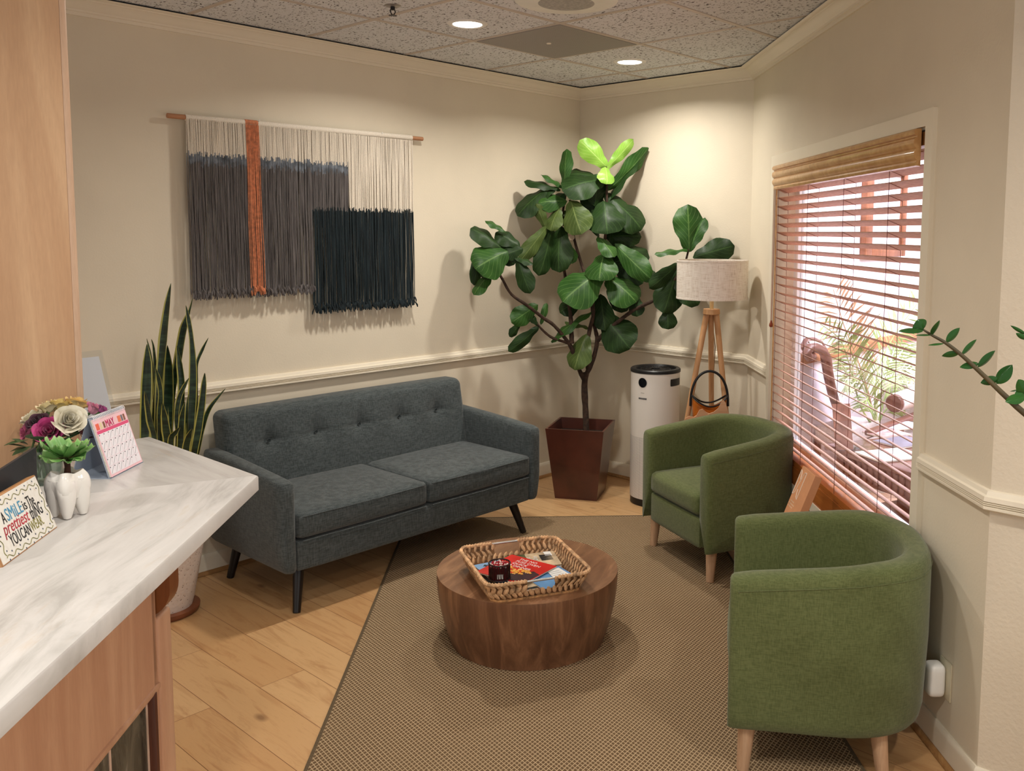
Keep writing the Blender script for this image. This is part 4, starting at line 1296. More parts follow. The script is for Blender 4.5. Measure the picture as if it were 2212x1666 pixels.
for b_, t_, w_, rl in (((420, 297), (112, 310), 74, .2), ((412, 292), (340, 172), 158, .1), ((522, 356), (608, 178), 106, .3), ((520, 354), (318, 360), 30, .9), ((688, 445), (852, 268), 92, .4), ((662, 456), (468, 478), 36, .8), ((872, 592), (1055, 408), 76, .5), ((850, 566), (634, 608), 66, .4), ((1066, 742), (1278, 542), 96, .4), ((1080, 695), (850, 742), 74, .4), ((1292, 942), (1482, 712), 124, .3), ((1318, 880), (1100, 930), 92, .3), ((1545, 1190), (1622, 960), 120, .3), ((1640, 1060), (1552, 888), 116, .3), ((1640, 1085), (1400, 1160), 108, .3), ((1660, 1005), (1452, 1030), 40, .8), ((1650, 350), (1458, 240), 40, .7), ((1660, 410), (1524, 332), 52, .6), ((1800, 1480), (1640, 1420), 100, .4), ((1800, 1480), (2000, 1300), 120, .3), ((2000, 1600), (1800, 1680), 110, .3), ((2010, 1610), (2240, 1440), 120, .3), ((2250, 1780), (2050, 1860), 110, .3), ((2260, 1790), (2480, 1640), 120, .3), ((2100, 900), (1900, 960), 110, .3), ((2110, 900), (2330, 760), 120, .3), ((1930, 700), (1760, 740), 90, .3), ((1940, 700), (2120, 540), 110, .3), ((2300, 1200), (2100, 1280), 110, .3), ((2310, 1200), (2530, 1080), 120, .3)):
    B, Tp = Z8(*b_), Z8(*t_, R(-.03, .03))
    fc = (TOCAM + V((R(-.3, .3), R(-.3, .3), R(0, .5)))).normalized()
    leaf(B, Tp, w_ / 5.555 / FPX * ZD * 1.25, fc, rl * (1 if R(0, 1) > .5 else -1), .25, .10, .0, 'zz', 10, 6).build('leaf', m_zz, zz, True, sharp=180)
# ---------------------------------------------------------------- snake plant
SP = V((-3.07, -.30, 0))
sn = thing('snake_plant', 'tall variegated snake plant in a speckled cream pot between the counter and the sofa', 'potted plant', SP)
m, nt, b = base('speckled_terracotta', (214, 198, 186), .8)
vo = nd(nt, 'ShaderNodeTexVoronoi', {'Vector': coords(nt), 'Scale': 70}).outputs['Distance']
nt.links.new(mix(nt, ramp(nt, vo, [(.10, (255, 255, 255)), (.22, (0, 0, 0))]), lin((212, 196, 184)), lin((128, 104, 88))), b.inputs['Base Color'])
bump(nt, b, vo, .3, .004)
MB().lathe([(0, .026), (.112, .026), (.122, .06), (.168, .30), (.188, .50), (.178, .50), (.160, .44), (0, .44)], 40).build('pot', m, sn)
MB().lathe([(0, 0), (.13, 0), (.142, .012), (.145, .028), (.136, .03), (.0, .026)], 40).build('saucer', plain('brown_saucer', (120, 70, 44), .5, .1), sn)
MB().lathe([(0, .445), (.163, .443)], 30).build('soil', m_dark, sn)
m, nt, b = base('snake_leaf', (26, 48, 28), .42)
uv = nd(nt, 'ShaderNodeTexCoord').outputs['UV']
sp = nd(nt, 'ShaderNodeSeparateXYZ', {0: uv})
ed = math_(nt, 'ABSOLUTE', math_(nt, 'SUBTRACT', sp.outputs[1], .5))
bands = noise(nt, coords(nt, (6, 6, 45)), 1.4, 4, .6)
c = ramp(nt, bands, [(.40, (22, 40, 26)), (.52, (32, 54, 36)), (.66, (56, 78, 54))])
c = mix(nt, math_(nt, 'GREATER_THAN', ed, .37), c, lin((176, 172, 88)))
nt.links.new(c, b.inputs['Base Color'])
CS = lambda x, y: (230 + x / 4.1667, 590 + y / 4.1667)
SD = 3.83
def sleaf(pts, foot, d0, twist=0):
    """pts: (x, y, width) from the tip down in the crop; foot: spot in the soil"""
    P = [at(*CS(x, y), SD + d0 * (1 - i / len(pts))) for i, (x, y, w_) in enumerate(pts)]
    Wd = [w_ / 4.1667 / FPX * SD for _, _, w_ in pts]
    f = SP + V((foot[0], foot[1], .44))
    mid = P[-1].lerp(f, .5); mid += V((0, 0, 0))
    P += [mid, f]; Wd += [Wd[-1] * .85, Wd[-1] * .6]
    n = len(P)
    # resample
    Q = []; WW = []
    for i in range(n - 1):
        for k in range(5):
            t = k / 5
            a, b_, c_, d_ = P[max(0, i - 1)], P[i], P[i + 1], P[min(n - 1, i + 2)]
            Q.append(.5 * ((2 * b_) + (c_ - a) * t + (2 * a - 5 * b_ + 4 * c_ - d_) * t * t + (3 * b_ - a - 3 * c_ + d_) * t ** 3))
            WW.append((Wd[i] + (Wd[i + 1] - Wd[i]) * t) * .92)
    Q.append(P[-1]); WW.append(Wd[-1])
    m_ = len(Q)
    fa = R(-.5, .5)
    mb = MB()
    vs = []; uvs = []
    K = 6
    for i in range(m_):
        tn = (Q[min(i + 1, m_ - 1)] - Q[max(0, i - 1)]).normalized()
        sd = tn.cross(TOCAM).normalized(); nr = sd.cross(tn)
        an = fa + twist * i / m_
        s2 = sd * math.cos(an) + nr * math.sin(an); n2 = nr * math.cos(an) - sd * math.sin(an)
        for k in range(K + 1):
            s_ = k / K * 2 - 1
            vs.append(Q[i] + s2 * s_ * WW[i] / 2 / max(.6, abs(math.cos(an))) - n2 * (WW[i] * .18 * (1 - s_ * s_)))
            uvs.append((i / m_, k / K))
    mb.add(vs, [(i * (K + 1) + k, (i + 1) * (K + 1) + k, (i + 1) * (K + 1) + k + 1, i * (K + 1) + k + 1) for i in range(m_ - 1) for k in range(K)], uvs)
    mb.build('leaf', m, sn, True, sharp=180)
for a in (
 ([(580, 92, 4), (545, 280, 78), (505, 600, 118), (470, 1000, 95), (455, 1400, 80)], (-.03, -.04), -.03, 0),
 ([(775, 228, 4), (745, 340, 30), (690, 500, 90), (640, 780, 92), (590, 1100, 70), (570, 1500, 50)], (.0, .03), .04, .5),
 ([(715, 292, 4), (738, 420, 44), (765, 600, 44), (778, 850, 72), (770, 1150, 84), (740, 1500, 76)], (.05, .0), -.02, .3),
 ([(364, 640, 4), (368, 800, 74), (362, 1000, 96), (352, 1300, 96), (345, 1480, 84)], (-.09, .0), .0, 0),
 ([(362, 590, 3), (392, 720, 26), (412, 900, 34), (400, 1100, 36)], (-.07, .05), .05, 0),
 ([(404, 595, 3), (425, 680, 22), (440, 900, 34), (440, 1100, 40)], (-.04, .06), .07, 0),
 ([(918, 582, 3), (862, 690, 38), (812, 820, 36), (806, 1000, 46), (790, 1300, 50)], (.06, .06), .06, .2),
 ([(885, 900, 5), (876, 1000, 52), (858, 1180, 72), (826, 1400, 80), (790, 1600, 76)], (.09, -.02), -.04, 0),
 ([(1072, 1040, 3), (1010, 1110, 26), (920, 1230, 48), (860, 1400, 58), (820, 1580, 60)], (.11, .02), .0, .3),
 ([(548, 650, 4), (555, 850, 104), (552, 1100, 128), (545, 1400, 120)], (.0, .0), .01, 0),
 ([(635, 655, 4), (655, 820, 74), (672, 1000, 88), (666, 1250, 84), (650, 1480, 70)], (.03, -.02), .0, 0),
 ([(742, 945, 4), (700, 1020, 40), (652, 1130, 50), (628, 1300, 46), (640, 1480, 40)], (.02, -.06), -.05, .4),
 ([(345, 1062, 4), (362, 1180, 66), (388, 1340, 90), (425, 1500, 84)], (-.06, -.08), -.07, 0),
 ([(440, 852, 4), (470, 960, 46), (488, 1100, 46), (480, 1300, 60)], (-.03, -.07), -.06, 0),
 ([(505, 1168, 4), (520, 1290, 64), (535, 1420, 88), (550, 1540, 84)], (-.0, -.09), -.08, 0),
 ([(662, 1388, 4), (620, 1440, 44), (580, 1520, 58)], (.02, -.10), -.09, 0),
 ([(706, 1160, 4), (680, 1300, 56), (668, 1480, 66)], (.04, -.06), -.05, 0),
 ([(738, 1090, 4), (722, 1220, 34), (715, 1450, 44)], (.06, -.04), -.03, 0),
 ([(772, 1400, 4), (740, 1480, 62), (715, 1600, 72)], (.06, -.09), -.08, 0)):
    sleaf(*a)

# ---------------------------------------------------------------- reception counter
TIP = V((-3.610, -2.146, 0)); ZT = 1.07
tv = V((.7071, .7071, 0)); nv = V((-.7071, .7071, 0)); yv = V((0, 1, 0))
bis = V((-.9239, .3827, 0))
def marble(name, rot):
    m, nt, b = base(name, (210, 204, 197), .25, spec=.4)
    v = coords(nt, (1, 1, 1), (0, 0, rot))
    st = nd(nt, 'ShaderNodeMapping', {'Vector': v, 'Scale': (1.0, 5.5, 1)}).outputs[0]
    a = noise(nt, st, 1.9, 6, .62, .9)
    f = noise(nt, st, 6, 5, .65, .6)
    c = ramp(nt, a, [(.34, (172, 169, 165)), (.47, (193, 190, 187)), (.62, (203, 200, 197)), (.75, (195, 186, 172))])
    pat = noise(nt, v, 1.7, 3)
    tan = math_(nt, 'MULTIPLY', ramp(nt, f, [(.56, (0, 0, 0)), (.72, (235, 235, 235))]), ramp(nt, pat, [(.45, (0, 0, 0)), (.65, (230, 230, 230))]))
    c = mix(nt, tan, c, lin((186, 158, 124)))
    nt.links.new(c, b.inputs['Base Color'])
    return m
ctop = thing('countertop', 'white and tan veined stone countertop with a mitred corner, at the left', 'countertop', TIP)
ZB_ = ZT - .037
def slab(poly, ins, name, m):
    """poly in local xy; ins = the inset copy for the eased top edge"""
    n = len(poly); mb = MB()
    L = [[V((x, y, z)) for x, y in q] for q, z in ((poly, ZB_), (poly, ZT - .005), ([(a[0] * .35 + b[0] * .65, a[1] * .35 + b[1] * .65) for a, b in zip(ins, poly)], ZT - .0014), (ins, ZT))]
    mb.add([p for q in L for p in q], [(i * n + k, i * n + (k + 1) % n, (i + 1) * n + (k + 1) % n, (i + 1) * n + k) for i in range(3) for k in range(n)] + [tuple(range(n))[::-1], tuple(range(3 * n, 4 * n))])
    return mb.build(name, m, ctop)
e = .006
f2 = lambda p: (p.x, p.y)
A1 = -tv * 2.1
slab([(0, 0), f2(bis * 1.15), f2(bis * 1.15 + A1 * 1.0), f2(A1)], [f2(bis * e * 1.08), f2(bis * 1.15), f2(bis * 1.15 + A1), f2(A1 + nv * e)], 'front_slab', marble('stone_front', -PI / 4))
slab([(0, 0), (0, .62), (-1.06, .62), f2(bis * 1.15)], [f2(bis * e * 1.08), (-e, .62), (-1.06, .62), f2(bis * 1.15)], 'return_slab', marble('stone_return', -PI / 2))
m_pick = wood('pickled_maple', (194, 146, 116), (218, 174, 142), (7, 7, .8), 1.6, .4, .3, bmp=.02)
m_pickd = wood('shaded_maple', (116, 66, 32), (158, 98, 54), (7, 7, .8), 2, .4, .4)  # darker maple: the shade on the corbels is put into the colour
cab = thing('reception_cabinet', 'pickled maple reception cabinet under the stone countertop with a dark glass inset panel', 'cabinet', (-3.597, -2.125, 0), 0)
CM = Matrix(((tv.x, nv.x, 0, 0), (tv.y, nv.y, 0, 0), (0, 0, 1, 0), (0, 0, 0, 1)))
ZC = ZB_ - .001
mb = MB()
mb.box((-2.05, .155, .66), (-.272, .60, ZC), CM)                     # rail above the inset
mb.box((-2.05, .175, 0), (-.292, .60, .66), CM)                      # behind the inset
mb.rbox((-.292, .155, 0), (-.262, .60, ZC), .006, 2, CM)
mb.box((-.262, .205, .0), (-.20, .60, ZC), CM)
mb.build('body', m_pick, cab)
MB().rbox((-.268, .149, 0), (-.196, .24, .812), .008, 3, CM).build('end_post', m_pick, cab)
MB().rbox((-2.05, .150, .648), (-.262, .166, .664), .005, 2, CM).build('bead', m_pick, cab)
MB().rbox((-.304, .148, 0), (-.288, .172, .655), .005, 2, CM).build('bead', wood('dark_bead', (84, 46, 32), (110, 66, 48), (7, 7, .8), 2), cab)
m, nt, b = base('smoky_inlay', (70, 66, 58), .18)
a = noise(nt, coords(nt, (5, 5, 2.2)), 2.2, 6, .65, 2.2)
nt.links.new(ramp(nt, a, [(.36, (48, 46, 40)), (.5, (78, 74, 64)), (.62, (96, 90, 78)), (.72, (138, 136, 126))]), b.inputs['Base Color'])
mb = MB(); x = -.312
mg_ = MB()
while x > -1.9:
    mb.box((x - .168, .166, .0), (x, .176, .648), CM)
    mg_.box((x - .1765, .1645, 0), (x - .1685, .175, .648), CM)
    x -= .176
mg_.box((-.3115, .1645, 0), (-.3045, .175, .648), CM)
mb.build('inset_panel', m, cab); mg_.build('grout_lines', plain('pale_grout', (204, 176, 158), .7), cab)
def corbel(tt, f0, name):
    pr_ = [(f0, .81), (f0, ZC), (f0 - .080, ZC), (f0 - .080, .875)] + [(f0 - .020 - .060 * math.cos(q * PI / 16), .875 - .065 * math.sin(q * PI / 16)) for q in range(1, 9)]
    return MB().prism(pr_, lambda u, v, d: CM @ V((tt + d, u, v)), -.026, .026).build(name, m_pickd, cab)
corbel(-.232, .206, 'corbel')
pr_ = [(0, .93), (0, ZC), (.10, ZC), (.10, .985)] + [(.05 + .05 * math.cos(q * PI / 16), .985 - .055 * math.sin(q * PI / 16)) for q in range(1, 9)]
MB().prism(pr_, lambda u, v, d: V((-.130 + u, .145 + d, v)), -.025, .025).build('corbel', m_pickd, cab)

# pillar of the same wood standing on the counter
m_pil = wood('pickled_pillar', (188, 146, 110), (214, 176, 138), (5, 5, .55), 1.3, .4, .35, bmp=.02)
pil = struct('wall_reception', MB().box((-5.2, -1.632, ZT + .0005), (-3.8405, -1.53, HC)), m_pil)
MB().rbox((-3.8405, -1.633, ZT + .0005), (-3.823, -1.53, HC), .003, 2).build('edge_bead', wood('pale_bead', (206, 168, 138), (226, 194, 166), (6, 6, .6), 1.5, .35), pil)

# ---------------------------------------------------------------- things on the counter
# framed saying
dpl = V((.654, .757, 0))
plq = thing('sign_plaque', 'small white plaque with a painted saying and vine border, left on the counter', 'sign', (-4.159, -2.2965, ZT), math.atan2(.757, .654))
Mq = Matrix.Rotation(math.radians(-19), 4, 'X')
PW_, PH_ = .222, .118
MB().rbox((-PW_ / 2, 0, 0), (PW_ / 2, .018, PH_), .0015, 1, Mq).build('board', wood('pine_edge', (176, 122, 76), (206, 158, 110), (1, 8, 8), 4), plq)
mb = MB().box((-PW_ / 2 + .003, -.0006, .003), (PW_ / 2 - .003, 0, PH_ - .003), Mq)
m, nt, b = base('whitewashed_face', (226, 222, 214), .7)
nt.links.new(ramp(nt, noise(nt, coords(nt, (30, 30, 6)), 6, 4, .7), [(.3, (206, 196, 184)), (.45, (226, 222, 214)), (1, (232, 230, 224))]), b.inputs['Base Color'])
mb.build('painted_face', m, plq)
pf_ = lambda dx, dz, sh=0: (lambda x, y, z: Mq @ V((dx + x + sh * y, -.0008 - z * .4, dz + y)))
m_sblue = plain('blue_paint', (70, 140, 176), .6); m_sred = plain('red_paint', (176, 48, 62), .6); m_solv = plain('olive_paint', (142, 136, 70), .6)
pt_ = lambda x, z, d: Mq @ V((x, -.0008 - d, z))
for wd_, xa, xb, za_, zb_, mm in (('A', -.057, -.044, .066, .088, m_ink), ('SMiLE', -.040, .020, .066, .090, m_sblue), ('is', .024, .037, .067, .086, m_ink), ('The', .041, .069, .066, .089, m_ink),
        ('thING', .036, .083, .043, .068, m_ink), ('YOU', -.060, -.023, .021, .044, m_ink), ('CAN', -.019, .017, .022, .043, m_ink), ('WEAR.', .020, .070, .023, .043, m_solv)):
    fit_text(wd_, xa, xb, za_, zb_, mm, plq, pt_)
fit_text('prettiest', -.069, .031, .038, .067, m_sred, plq, pt_, shear=.3)
mb = MB(); md = MB()
def vine(p0, p1, n, amp):
    a, b_ = V(p0), V(p1)
    d = (b_ - a); L = d.length; d.normalize(); s_ = V((-d.y, d.x))
    pts = []
    for k in range(n * 8 + 1):
        t = k / (n * 8)
        q = a + d * L * t + s_ * amp * math.sin(t * n * 2 * PI)
        pts.append(Mq @ V((q.x, -.0010, q.y)))
    mb.tube(pts, .0008, 4)
    for k in range(n * 2):
        q = a + d * L * (k + .5) / (n * 2) + s_ * amp * (1.7 if k % 2 else -1.7)
        md.lathe([(0, 0), (.0018, 0), (.0018, .0006), (0, .0008)], 8, M=Mq @ Matrix.Translation(V((q.x, -.0004, q.y))) @ Matrix.Rotation(PI / 2, 4, 'X'))
vine((-.090, .010), (.096, .010), 6, .0036); vine((-.090, .103), (.096, .103), 6, .0036); vine((.099, .014), (.099, .100), 3, .0036); vine((-.088, .014), (-.088, .100), 3, .0036)
mb.build('vine_border', plain('olive_vine', (132, 128, 74), .6), plq); md.build('border_dots', plain('blue_grey_dot', (86, 96, 110), .6), plq)
# dark panel behind it
pb = V((-4.105, -2.125, ZT))
pn = thing('dark_panel', 'dark charcoal upright panel with a sloping top standing behind the white plaque', 'panel', pb, math.atan2(.757, .654))
MB().prism([(-.30, 0), (.03, 0), (.03, .148), (-.30, .128)], lambda u, v, d: V((u, d, v)), 0, .006).build('panel', plain('charcoal_panel', (40, 41, 46), .5, .06), pn)
# tooth planter with a succulent
tp = V((-4.043, -2.148, ZT))
tooth = thing('tooth_planter', 'glossy white molar shaped planter with four root feet and a green succulent on the counter', 'planter', tp, math.radians(20))
m_por = plain('glossy_porcelain', (232, 228, 222), .12, .01, coat=.4)
bm = bmesh.new()
mball = []
def toothsurf(u, v):
    """four lobes at the crown; v 0 bottom of the crown .. 1 rim"""
    a = 2 * PI * u
    lob = 1 + .17 * math.cos(4 * (a - PI / 4)) 
    rr = (.0405 + .0065 * math.sin(PI * min(1, v * 1.15)) - .016 * max(0, v - .8) ** 1.4 * 5) * lob
    return V((rr * .80 * math.cos(a), rr * .80 * math.sin(a), .042 + .058 * v - .006 * (1 - math.cos(4 * (a - PI / 4))) * .5 * (v > .7)))
mb = MB().grid(lambda u, v: toothsurf(u, v), 48, 12, cu=True)
mb.grid(lambda u, v: toothsurf(u, 1) * (1 - .55 * v) + V((0, 0, (toothsurf(u, 1).z) * .55 * v - .018 * v)), 48, 4, cu=True)
for k in range(4):
    a = PI / 4 + k * PI / 2
    c0 = V((.0205 * math.cos(a), .0205 * math.sin(a), .082)); c1 = V((.027 * math.cos(a), .027 * math.sin(a), .0))
    pts = [c0, c0.lerp(c1, .3), c0.lerp(c1, .6), c0.lerp(c1, .85), c0.lerp(c1, .97), c1]
    mb.tube(pts, [.0185, .0200, .0165, .0110, .0075, .0035], 16)
mb.prism([(.04 * math.cos(2 * PI * k / 24), .04 * math.sin(2 * PI * k / 24)) for k in range(24)], lambda u, v, d: V((u * .6, v * .6, d)), .043, .05)
mb.build('pot', m_por, tooth)
MB().lathe([(0, .089), (.024, .088)], 20).build('soil', m_dark, tooth)
MB().tube([(0, 0, .085), (.002, 0, .105), (.0, 0, .128)], [.0075, .006, .007], 10).build('stem', plain('woody_stem', (74, 44, 34), .9, .3, bmp=.5, bscale=300), tooth)
m, nt, b = base('succulent_leaf', (96, 160, 70), .4)
sp = nd(nt, 'ShaderNodeSeparateXYZ', {0: nd(nt, 'ShaderNodeTexCoord').outputs['UV']})
nt.links.new(ramp(nt, sp.outputs[0], [(0, (128, 110, 80)), (.35, (92, 132, 70)), (.85, (108, 160, 84)), (1, (150, 186, 118))]), b.inputs['Base Color'])
for ring, (nn, ln, el, wd) in enumerate(((6, .054, .30, .044), (6, .050, .70, .042), (5, .038, 1.05, .034), (4, .022, 1.35, .02))):
    for k in range(nn):
        a = 2 * PI * (k + .5 * (ring % 2)) / nn + R(-.1, .1)
        d = V((math.cos(a) * math.cos(el), math.sin(a) * math.cos(el), math.sin(el)))
        ln = ln * R(.8, 1.15); el_ = el + R(-.15, .2); d = V((math.cos(a) * math.cos(el_), math.sin(a) * math.cos(el_), math.sin(el_)))
        b0 = V((0, 0, .122)); ph = R(0, 6)
        sd = V((-math.sin(a), math.cos(a), 0)); up = d.cross(sd) * -1
        def f(u, v, d=d, sd=sd, ln=ln, wd=wd, ph=ph):
            s_ = (v - .5) * 2
            w_ = wd / 2 * (.35 + .65 * math.sin(min(1, u * 1.05) * PI * .62)) * (1 if u < .93 else .82)
            z = .20 * ln * (1 - math.cos(u * 1.6)) - .014 * u + .006 * math.sin(6 * s_ + ph + 3 * u) * u + .005 * s_ * s_
            return b0 + d * (ln * u) + sd * (w_ * s_) + V((0, 0, z))
        MB().grid(f, 8, 6, uv=True).build('succulent_leaf', m, tooth, sharp=180)
# desk calendar
cA, cB = V((-3.8664, -1.9131, ZT)), V((-3.7528, -1.8146, ZT))
cal = thing('desk_calendar', 'spiral bound pink and white desk calendar tent showing MAY, on the counter', 'calendar', (cA + cB) / 2, math.atan2(.0985, .1136))
CW = .152; CHt = .150; CD = .045
lean = math.atan2(CD, CHt)
Mc = Matrix.Rotation(-lean, 4, 'X')
SL = math.hypot(CD, CHt)
m_card = plain('grey_card', (150, 160, 176), .6, .02)
MB().box((-CW / 2 - .004, .0035, 0), (CW / 2 + .004, .0053, SL - .002), Mc).build('front_card', m_card, cal)
Mc2 = Matrix.Translation((0, CD * 2 + .008, 0)) @ Matrix.Rotation(lean, 4, 'X')
MB().box((-CW / 2 - .004, -.0018, 0), (CW / 2 + .004, 0, SL - .002), Mc2).build('back_card', m_card, cal)
MB().box((-CW / 2 - .004, .0, .0), (CW / 2 + .004, CD * 2 + .008, .0012)).build('base_card', m_card, cal)
mb = MB()
for k in range(4):
    mb.box((-CW / 2 - .002, .0005 + k * .0008, .004), (CW / 2 + .002, .0009 + k * .0008, SL - .006), Mc)
mb.build('page_stack', m_page, cal)
MB().box((-CW / 2, -.0008, .003), (CW / 2, 0, SL - .006), Mc).build('page', plain('pink_page', (238, 196, 204), .6, .02), cal)
cf = lambda x, y, z=0: Mc @ V((x, -.001 - z, y))
def cp_(poly, name, m, d=.0002, par=None): return MB().prism(poly, lambda u, v, q: cf(u, v, q), 0, d).build(name, m, cal)
cp_(rect(-CW / 2 + .004, .009, CW / 2 - .004, .112), 'date_field', plain('white_page', (236, 232, 238), .6, .01))
m_pk = plain('pink_band', (222, 86, 128), .6, .03)
cp_(rect(-CW / 2 + .003, .112, CW / 2 - .003, .120), 'weekday_band', m_pk)
mb = MB()
for k in range(1, 7):
    x = -CW / 2 + .004 + k * (CW - .008) / 7
    mb.prism(rect(x - .0002, .009, x + .0002, .112), lambda u, v, q: cf(u, v, q), .0002, .0003)
for k in range(1, 5):
    y = .009 + k * .0206
    mb.prism(rect(-CW / 2 + .004, y - .0002, CW / 2 - .004, y + .0002), lambda u, v, q: cf(u, v, q), .0002, .0003)
mb.build('grid_lines', plain('pink_line', (214, 160, 180), .6), cal)
mb = MB()
cwx, cwy = (CW - .008) / 7, .0206
for r_ in range(5):
    for k in range(7):
        if r_ == 4 and k < 2 or r_ == 0 and k > 4: continue
        x, y = -CW / 2 + .004 + k * cwx, .009 + r_ * cwy
        mb.prism([(x + .003, y + .002), (x + .0040, y + .002), (x + cwx - .002, y + cwy - .002), (x + cwx - .003, y + cwy - .002)], lambda u, v, q: cf(u, v, q), .0002, .0004)
mb.build('pen_strokes', plain('pencil_grey', (110, 106, 116), .6), cal)
mb = MB()
for r_ in range(5):
    for k in range(7):
        x, y = -CW / 2 + .0075 + k * cwx, .009 + (r_ + 1) * cwy - .0045
        mb.prism(rect(x - .0016, y, x + .0016, y + .0026), lambda u, v, q: cf(u, v, q), .0002, .0004)
mb.build('date_numbers', m_ink, cal)
m_mag = plain('magenta_ink', (214, 44, 110), .5)
fit_text('MAY', -.026, .012, .1215, .140, m_mag, cal, lambda x, y, z: cf(x, y, .0003 + z), 'month_name')
for nm, (a, b__), col in (('coral_print', (-.070, -.056), (228, 104, 82)), ('cream_print', (-.052, -.042), (226, 206, 168)), ('brown_print', (-.038, -.030), (136, 92, 72)), ('coral_print', (.030, .044), (228, 120, 90)), ('grey_print', (.046, .054), (120, 116, 120)), ('brown_print', (.057, .065), (150, 100, 80))):
    cp_(rect(a, .122, b__, .138), nm, plain(nm, col, .6))
mb = MB()
for k in range(24):
    x = -CW / 2 + .004 + k * (CW - .008) / 23
    c_ = Mc @ V((0, .002, SL - .004))
    mb.tube([V((x + .0006 * math.sin(2 * PI * q / 12), c_.y + .0065 * math.sin(2 * PI * q / 12), c_.z + .0065 * math.cos(2 * PI * q / 12))) for q in range(13)], .0007, 5)
mb.build('wire_spiral', plain('white_wire', (232, 232, 236), .3), cal)
# glass vase with roses
vz = V((-3.990, -1.835, ZT))
m_gls = clear('vase_glass', (232, 242, 238), .08)
vase = thing('glass_vase', 'clear glass vase of roses standing behind the white tooth planter', 'vase', vz)
MB().lathe([(0, .0), (.030, 0), (.036, .004), (.042, .05), (.046, .085), (.0435, .085), (.039, .05), (.033, .008), (0, .006)], 32).build('body', m_gls, vase)
m_st = plain('rose_stem', (50, 78, 40), .6, .2)
m_sep = plain('rose_foliage', (46, 66, 36), .6, .3, 30)
def rose(px, py, size, d, col, col2, label, tilt):
    c_ = at(px, py, d)
    r_ = size / 2 / FPX * d * .92
    t = thing('rose', label, 'rose', c_, 0, 'roses in the glass vase')
    ax = ((c_ - (vz + V((0, 0, .02)))).normalized() * .55 + V(tilt)).normalized()
    zq = V((0, 0, 1)).rotation_difference(ax).to_matrix().to_4x4()
    m, nt, b = base('rose_petal', col, .6, sheen=.2)
    nt.links.new(ramp(nt, noise(nt, coords(nt), 40, 3), [(.3, col2), (.65, col)]), b.inputs['Base Color'])
    mb = MB()
    k_ = 0
    for ring, (nn, rr, h, op) in enumerate(((2, .18, .62, .05), (3, .30, .66, .1), (4, .46, .64, .2), (5, .66, .56, .30), (6, .86, .44, .45))):
        for k in range(nn):
            a0 = 2 * PI * (k + .37 * ring) / nn + R(-.15, .15)
            span = 2 * PI / nn * (.72 if ring else .95)
            jr, jh = R(.92, 1.08), R(.9, 1.1); ph = R(0, 6)
            def f(u, v, a0=a0, span=span, rr=rr, h=h, op=op, jr=jr, jh=jh, ph=ph):
                a = a0 + (u - .5) * 2 * span * (.55 + .45 * v)
                edge = 1 - abs(u - .5) ** 2 * 1.2
                rad = r_ * jr * rr * (.30 + .70 * v ** .7 + op * max(0, v - .6) * 1.4) * (1 + .05 * math.sin(6 * u + ph) * v)
                z = r_ * jh * (-.55 + (h + .55) * v * edge - op * .8 * max(0, v - .65) ** 1.3 * 1.6 + .05 * math.sin(9 * u + ph) * v)
                return zq @ V((rad * math.cos(a), rad * math.sin(a), z))
            mb.grid(f, 8, 6)
    mb.build('bloom', m, t, sharp=180)
    p0 = zq @ V((0, 0, -r_ * .5)); foot = vz - c_ + V((R(-.015, .015), R(-.015, .015), .012)); nk = vz - c_ + V((R(-.02, .02), R(-.02, .02), .085))
    MB().tube([p0, p0.lerp(nk, .6) + V((0, 0, -.006)), nk, foot], [.0035, .0028, .0026, .0026], 7).build('stem', m_st, t)
    mb = MB()
    for k in range(5):
        a = 2 * PI * k / 5
        mb.grid(lambda u, v: zq @ V(((r_ * (.15 + .75 * u)) * math.cos(a + (v - .5) * .7 * (1 - u)), (r_ * (.15 + .75 * u)) * math.sin(a + (v - .5) * .7 * (1 - u)), -r_ * (.56 - .1 * u * u))), 4, 2)
    mb.build('sepal', m_sep, t, sharp=180)
    return t
CR_, CR2 = (228, 222, 200), (206, 198, 168)
for a in ((74, 904, 56, 2.27, CR_, CR2, 'cream white rose at the far left of the bouquet', (-.3, -.4, .3)), (150, 908, 66, 2.16, (232, 226, 208), (208, 200, 176), 'large cream rose at the front centre of the bouquet', (-.3, -.9, .1)), (106, 931, 62, 2.15, (196, 64, 128), (150, 38, 98), 'bright magenta rose at the front left of the bouquet', (-.5, -.8, 0)), (84, 912, 48, 2.20, (70, 22, 44), (44, 12, 30), 'dark burgundy rose between the magenta and the left cream rose', (-.4, -.6, .2)), (104, 880, 44, 2.28, (230, 218, 178), (206, 190, 140), 'pale cream rose at the upper left of the bouquet', (-.2, -.3, .6)), (128, 876, 50, 2.30, (236, 218, 150), (214, 186, 106), 'yellow rose at the top centre of the bouquet', (0, -.3, .7)), (168, 873, 54, 2.32, (238, 214, 150), (220, 182, 104), 'yellow rose at the top right of the bouquet', (.2, -.3, .7)), (203, 884, 42, 2.30, (220, 150, 170), (196, 112, 146), 'pale pink rose at the right of the bouquet', (.4, -.3, .4)), (222, 886, 30, 2.27, (176, 84, 140), (128, 50, 104), 'small mauve rose at the far right by the calendar', (.5, -.3, .3)), (184, 928, 44, 2.22, (104, 18, 40), (66, 8, 26), 'deep red rose low at the right beside the calendar', (.3, -.5, 0)), (56, 932, 38, 2.24, (184, 88, 122), (140, 56, 92), 'faded pink rose low at the left of the bouquet', (-.6, -.4, -.1)), (126, 908, 40, 2.27, (120, 40, 74), (84, 24, 54), 'wine red rose tucked in the middle of the bouquet', (-.1, -.4, .3))):
    rose(*a)
mb = MB()
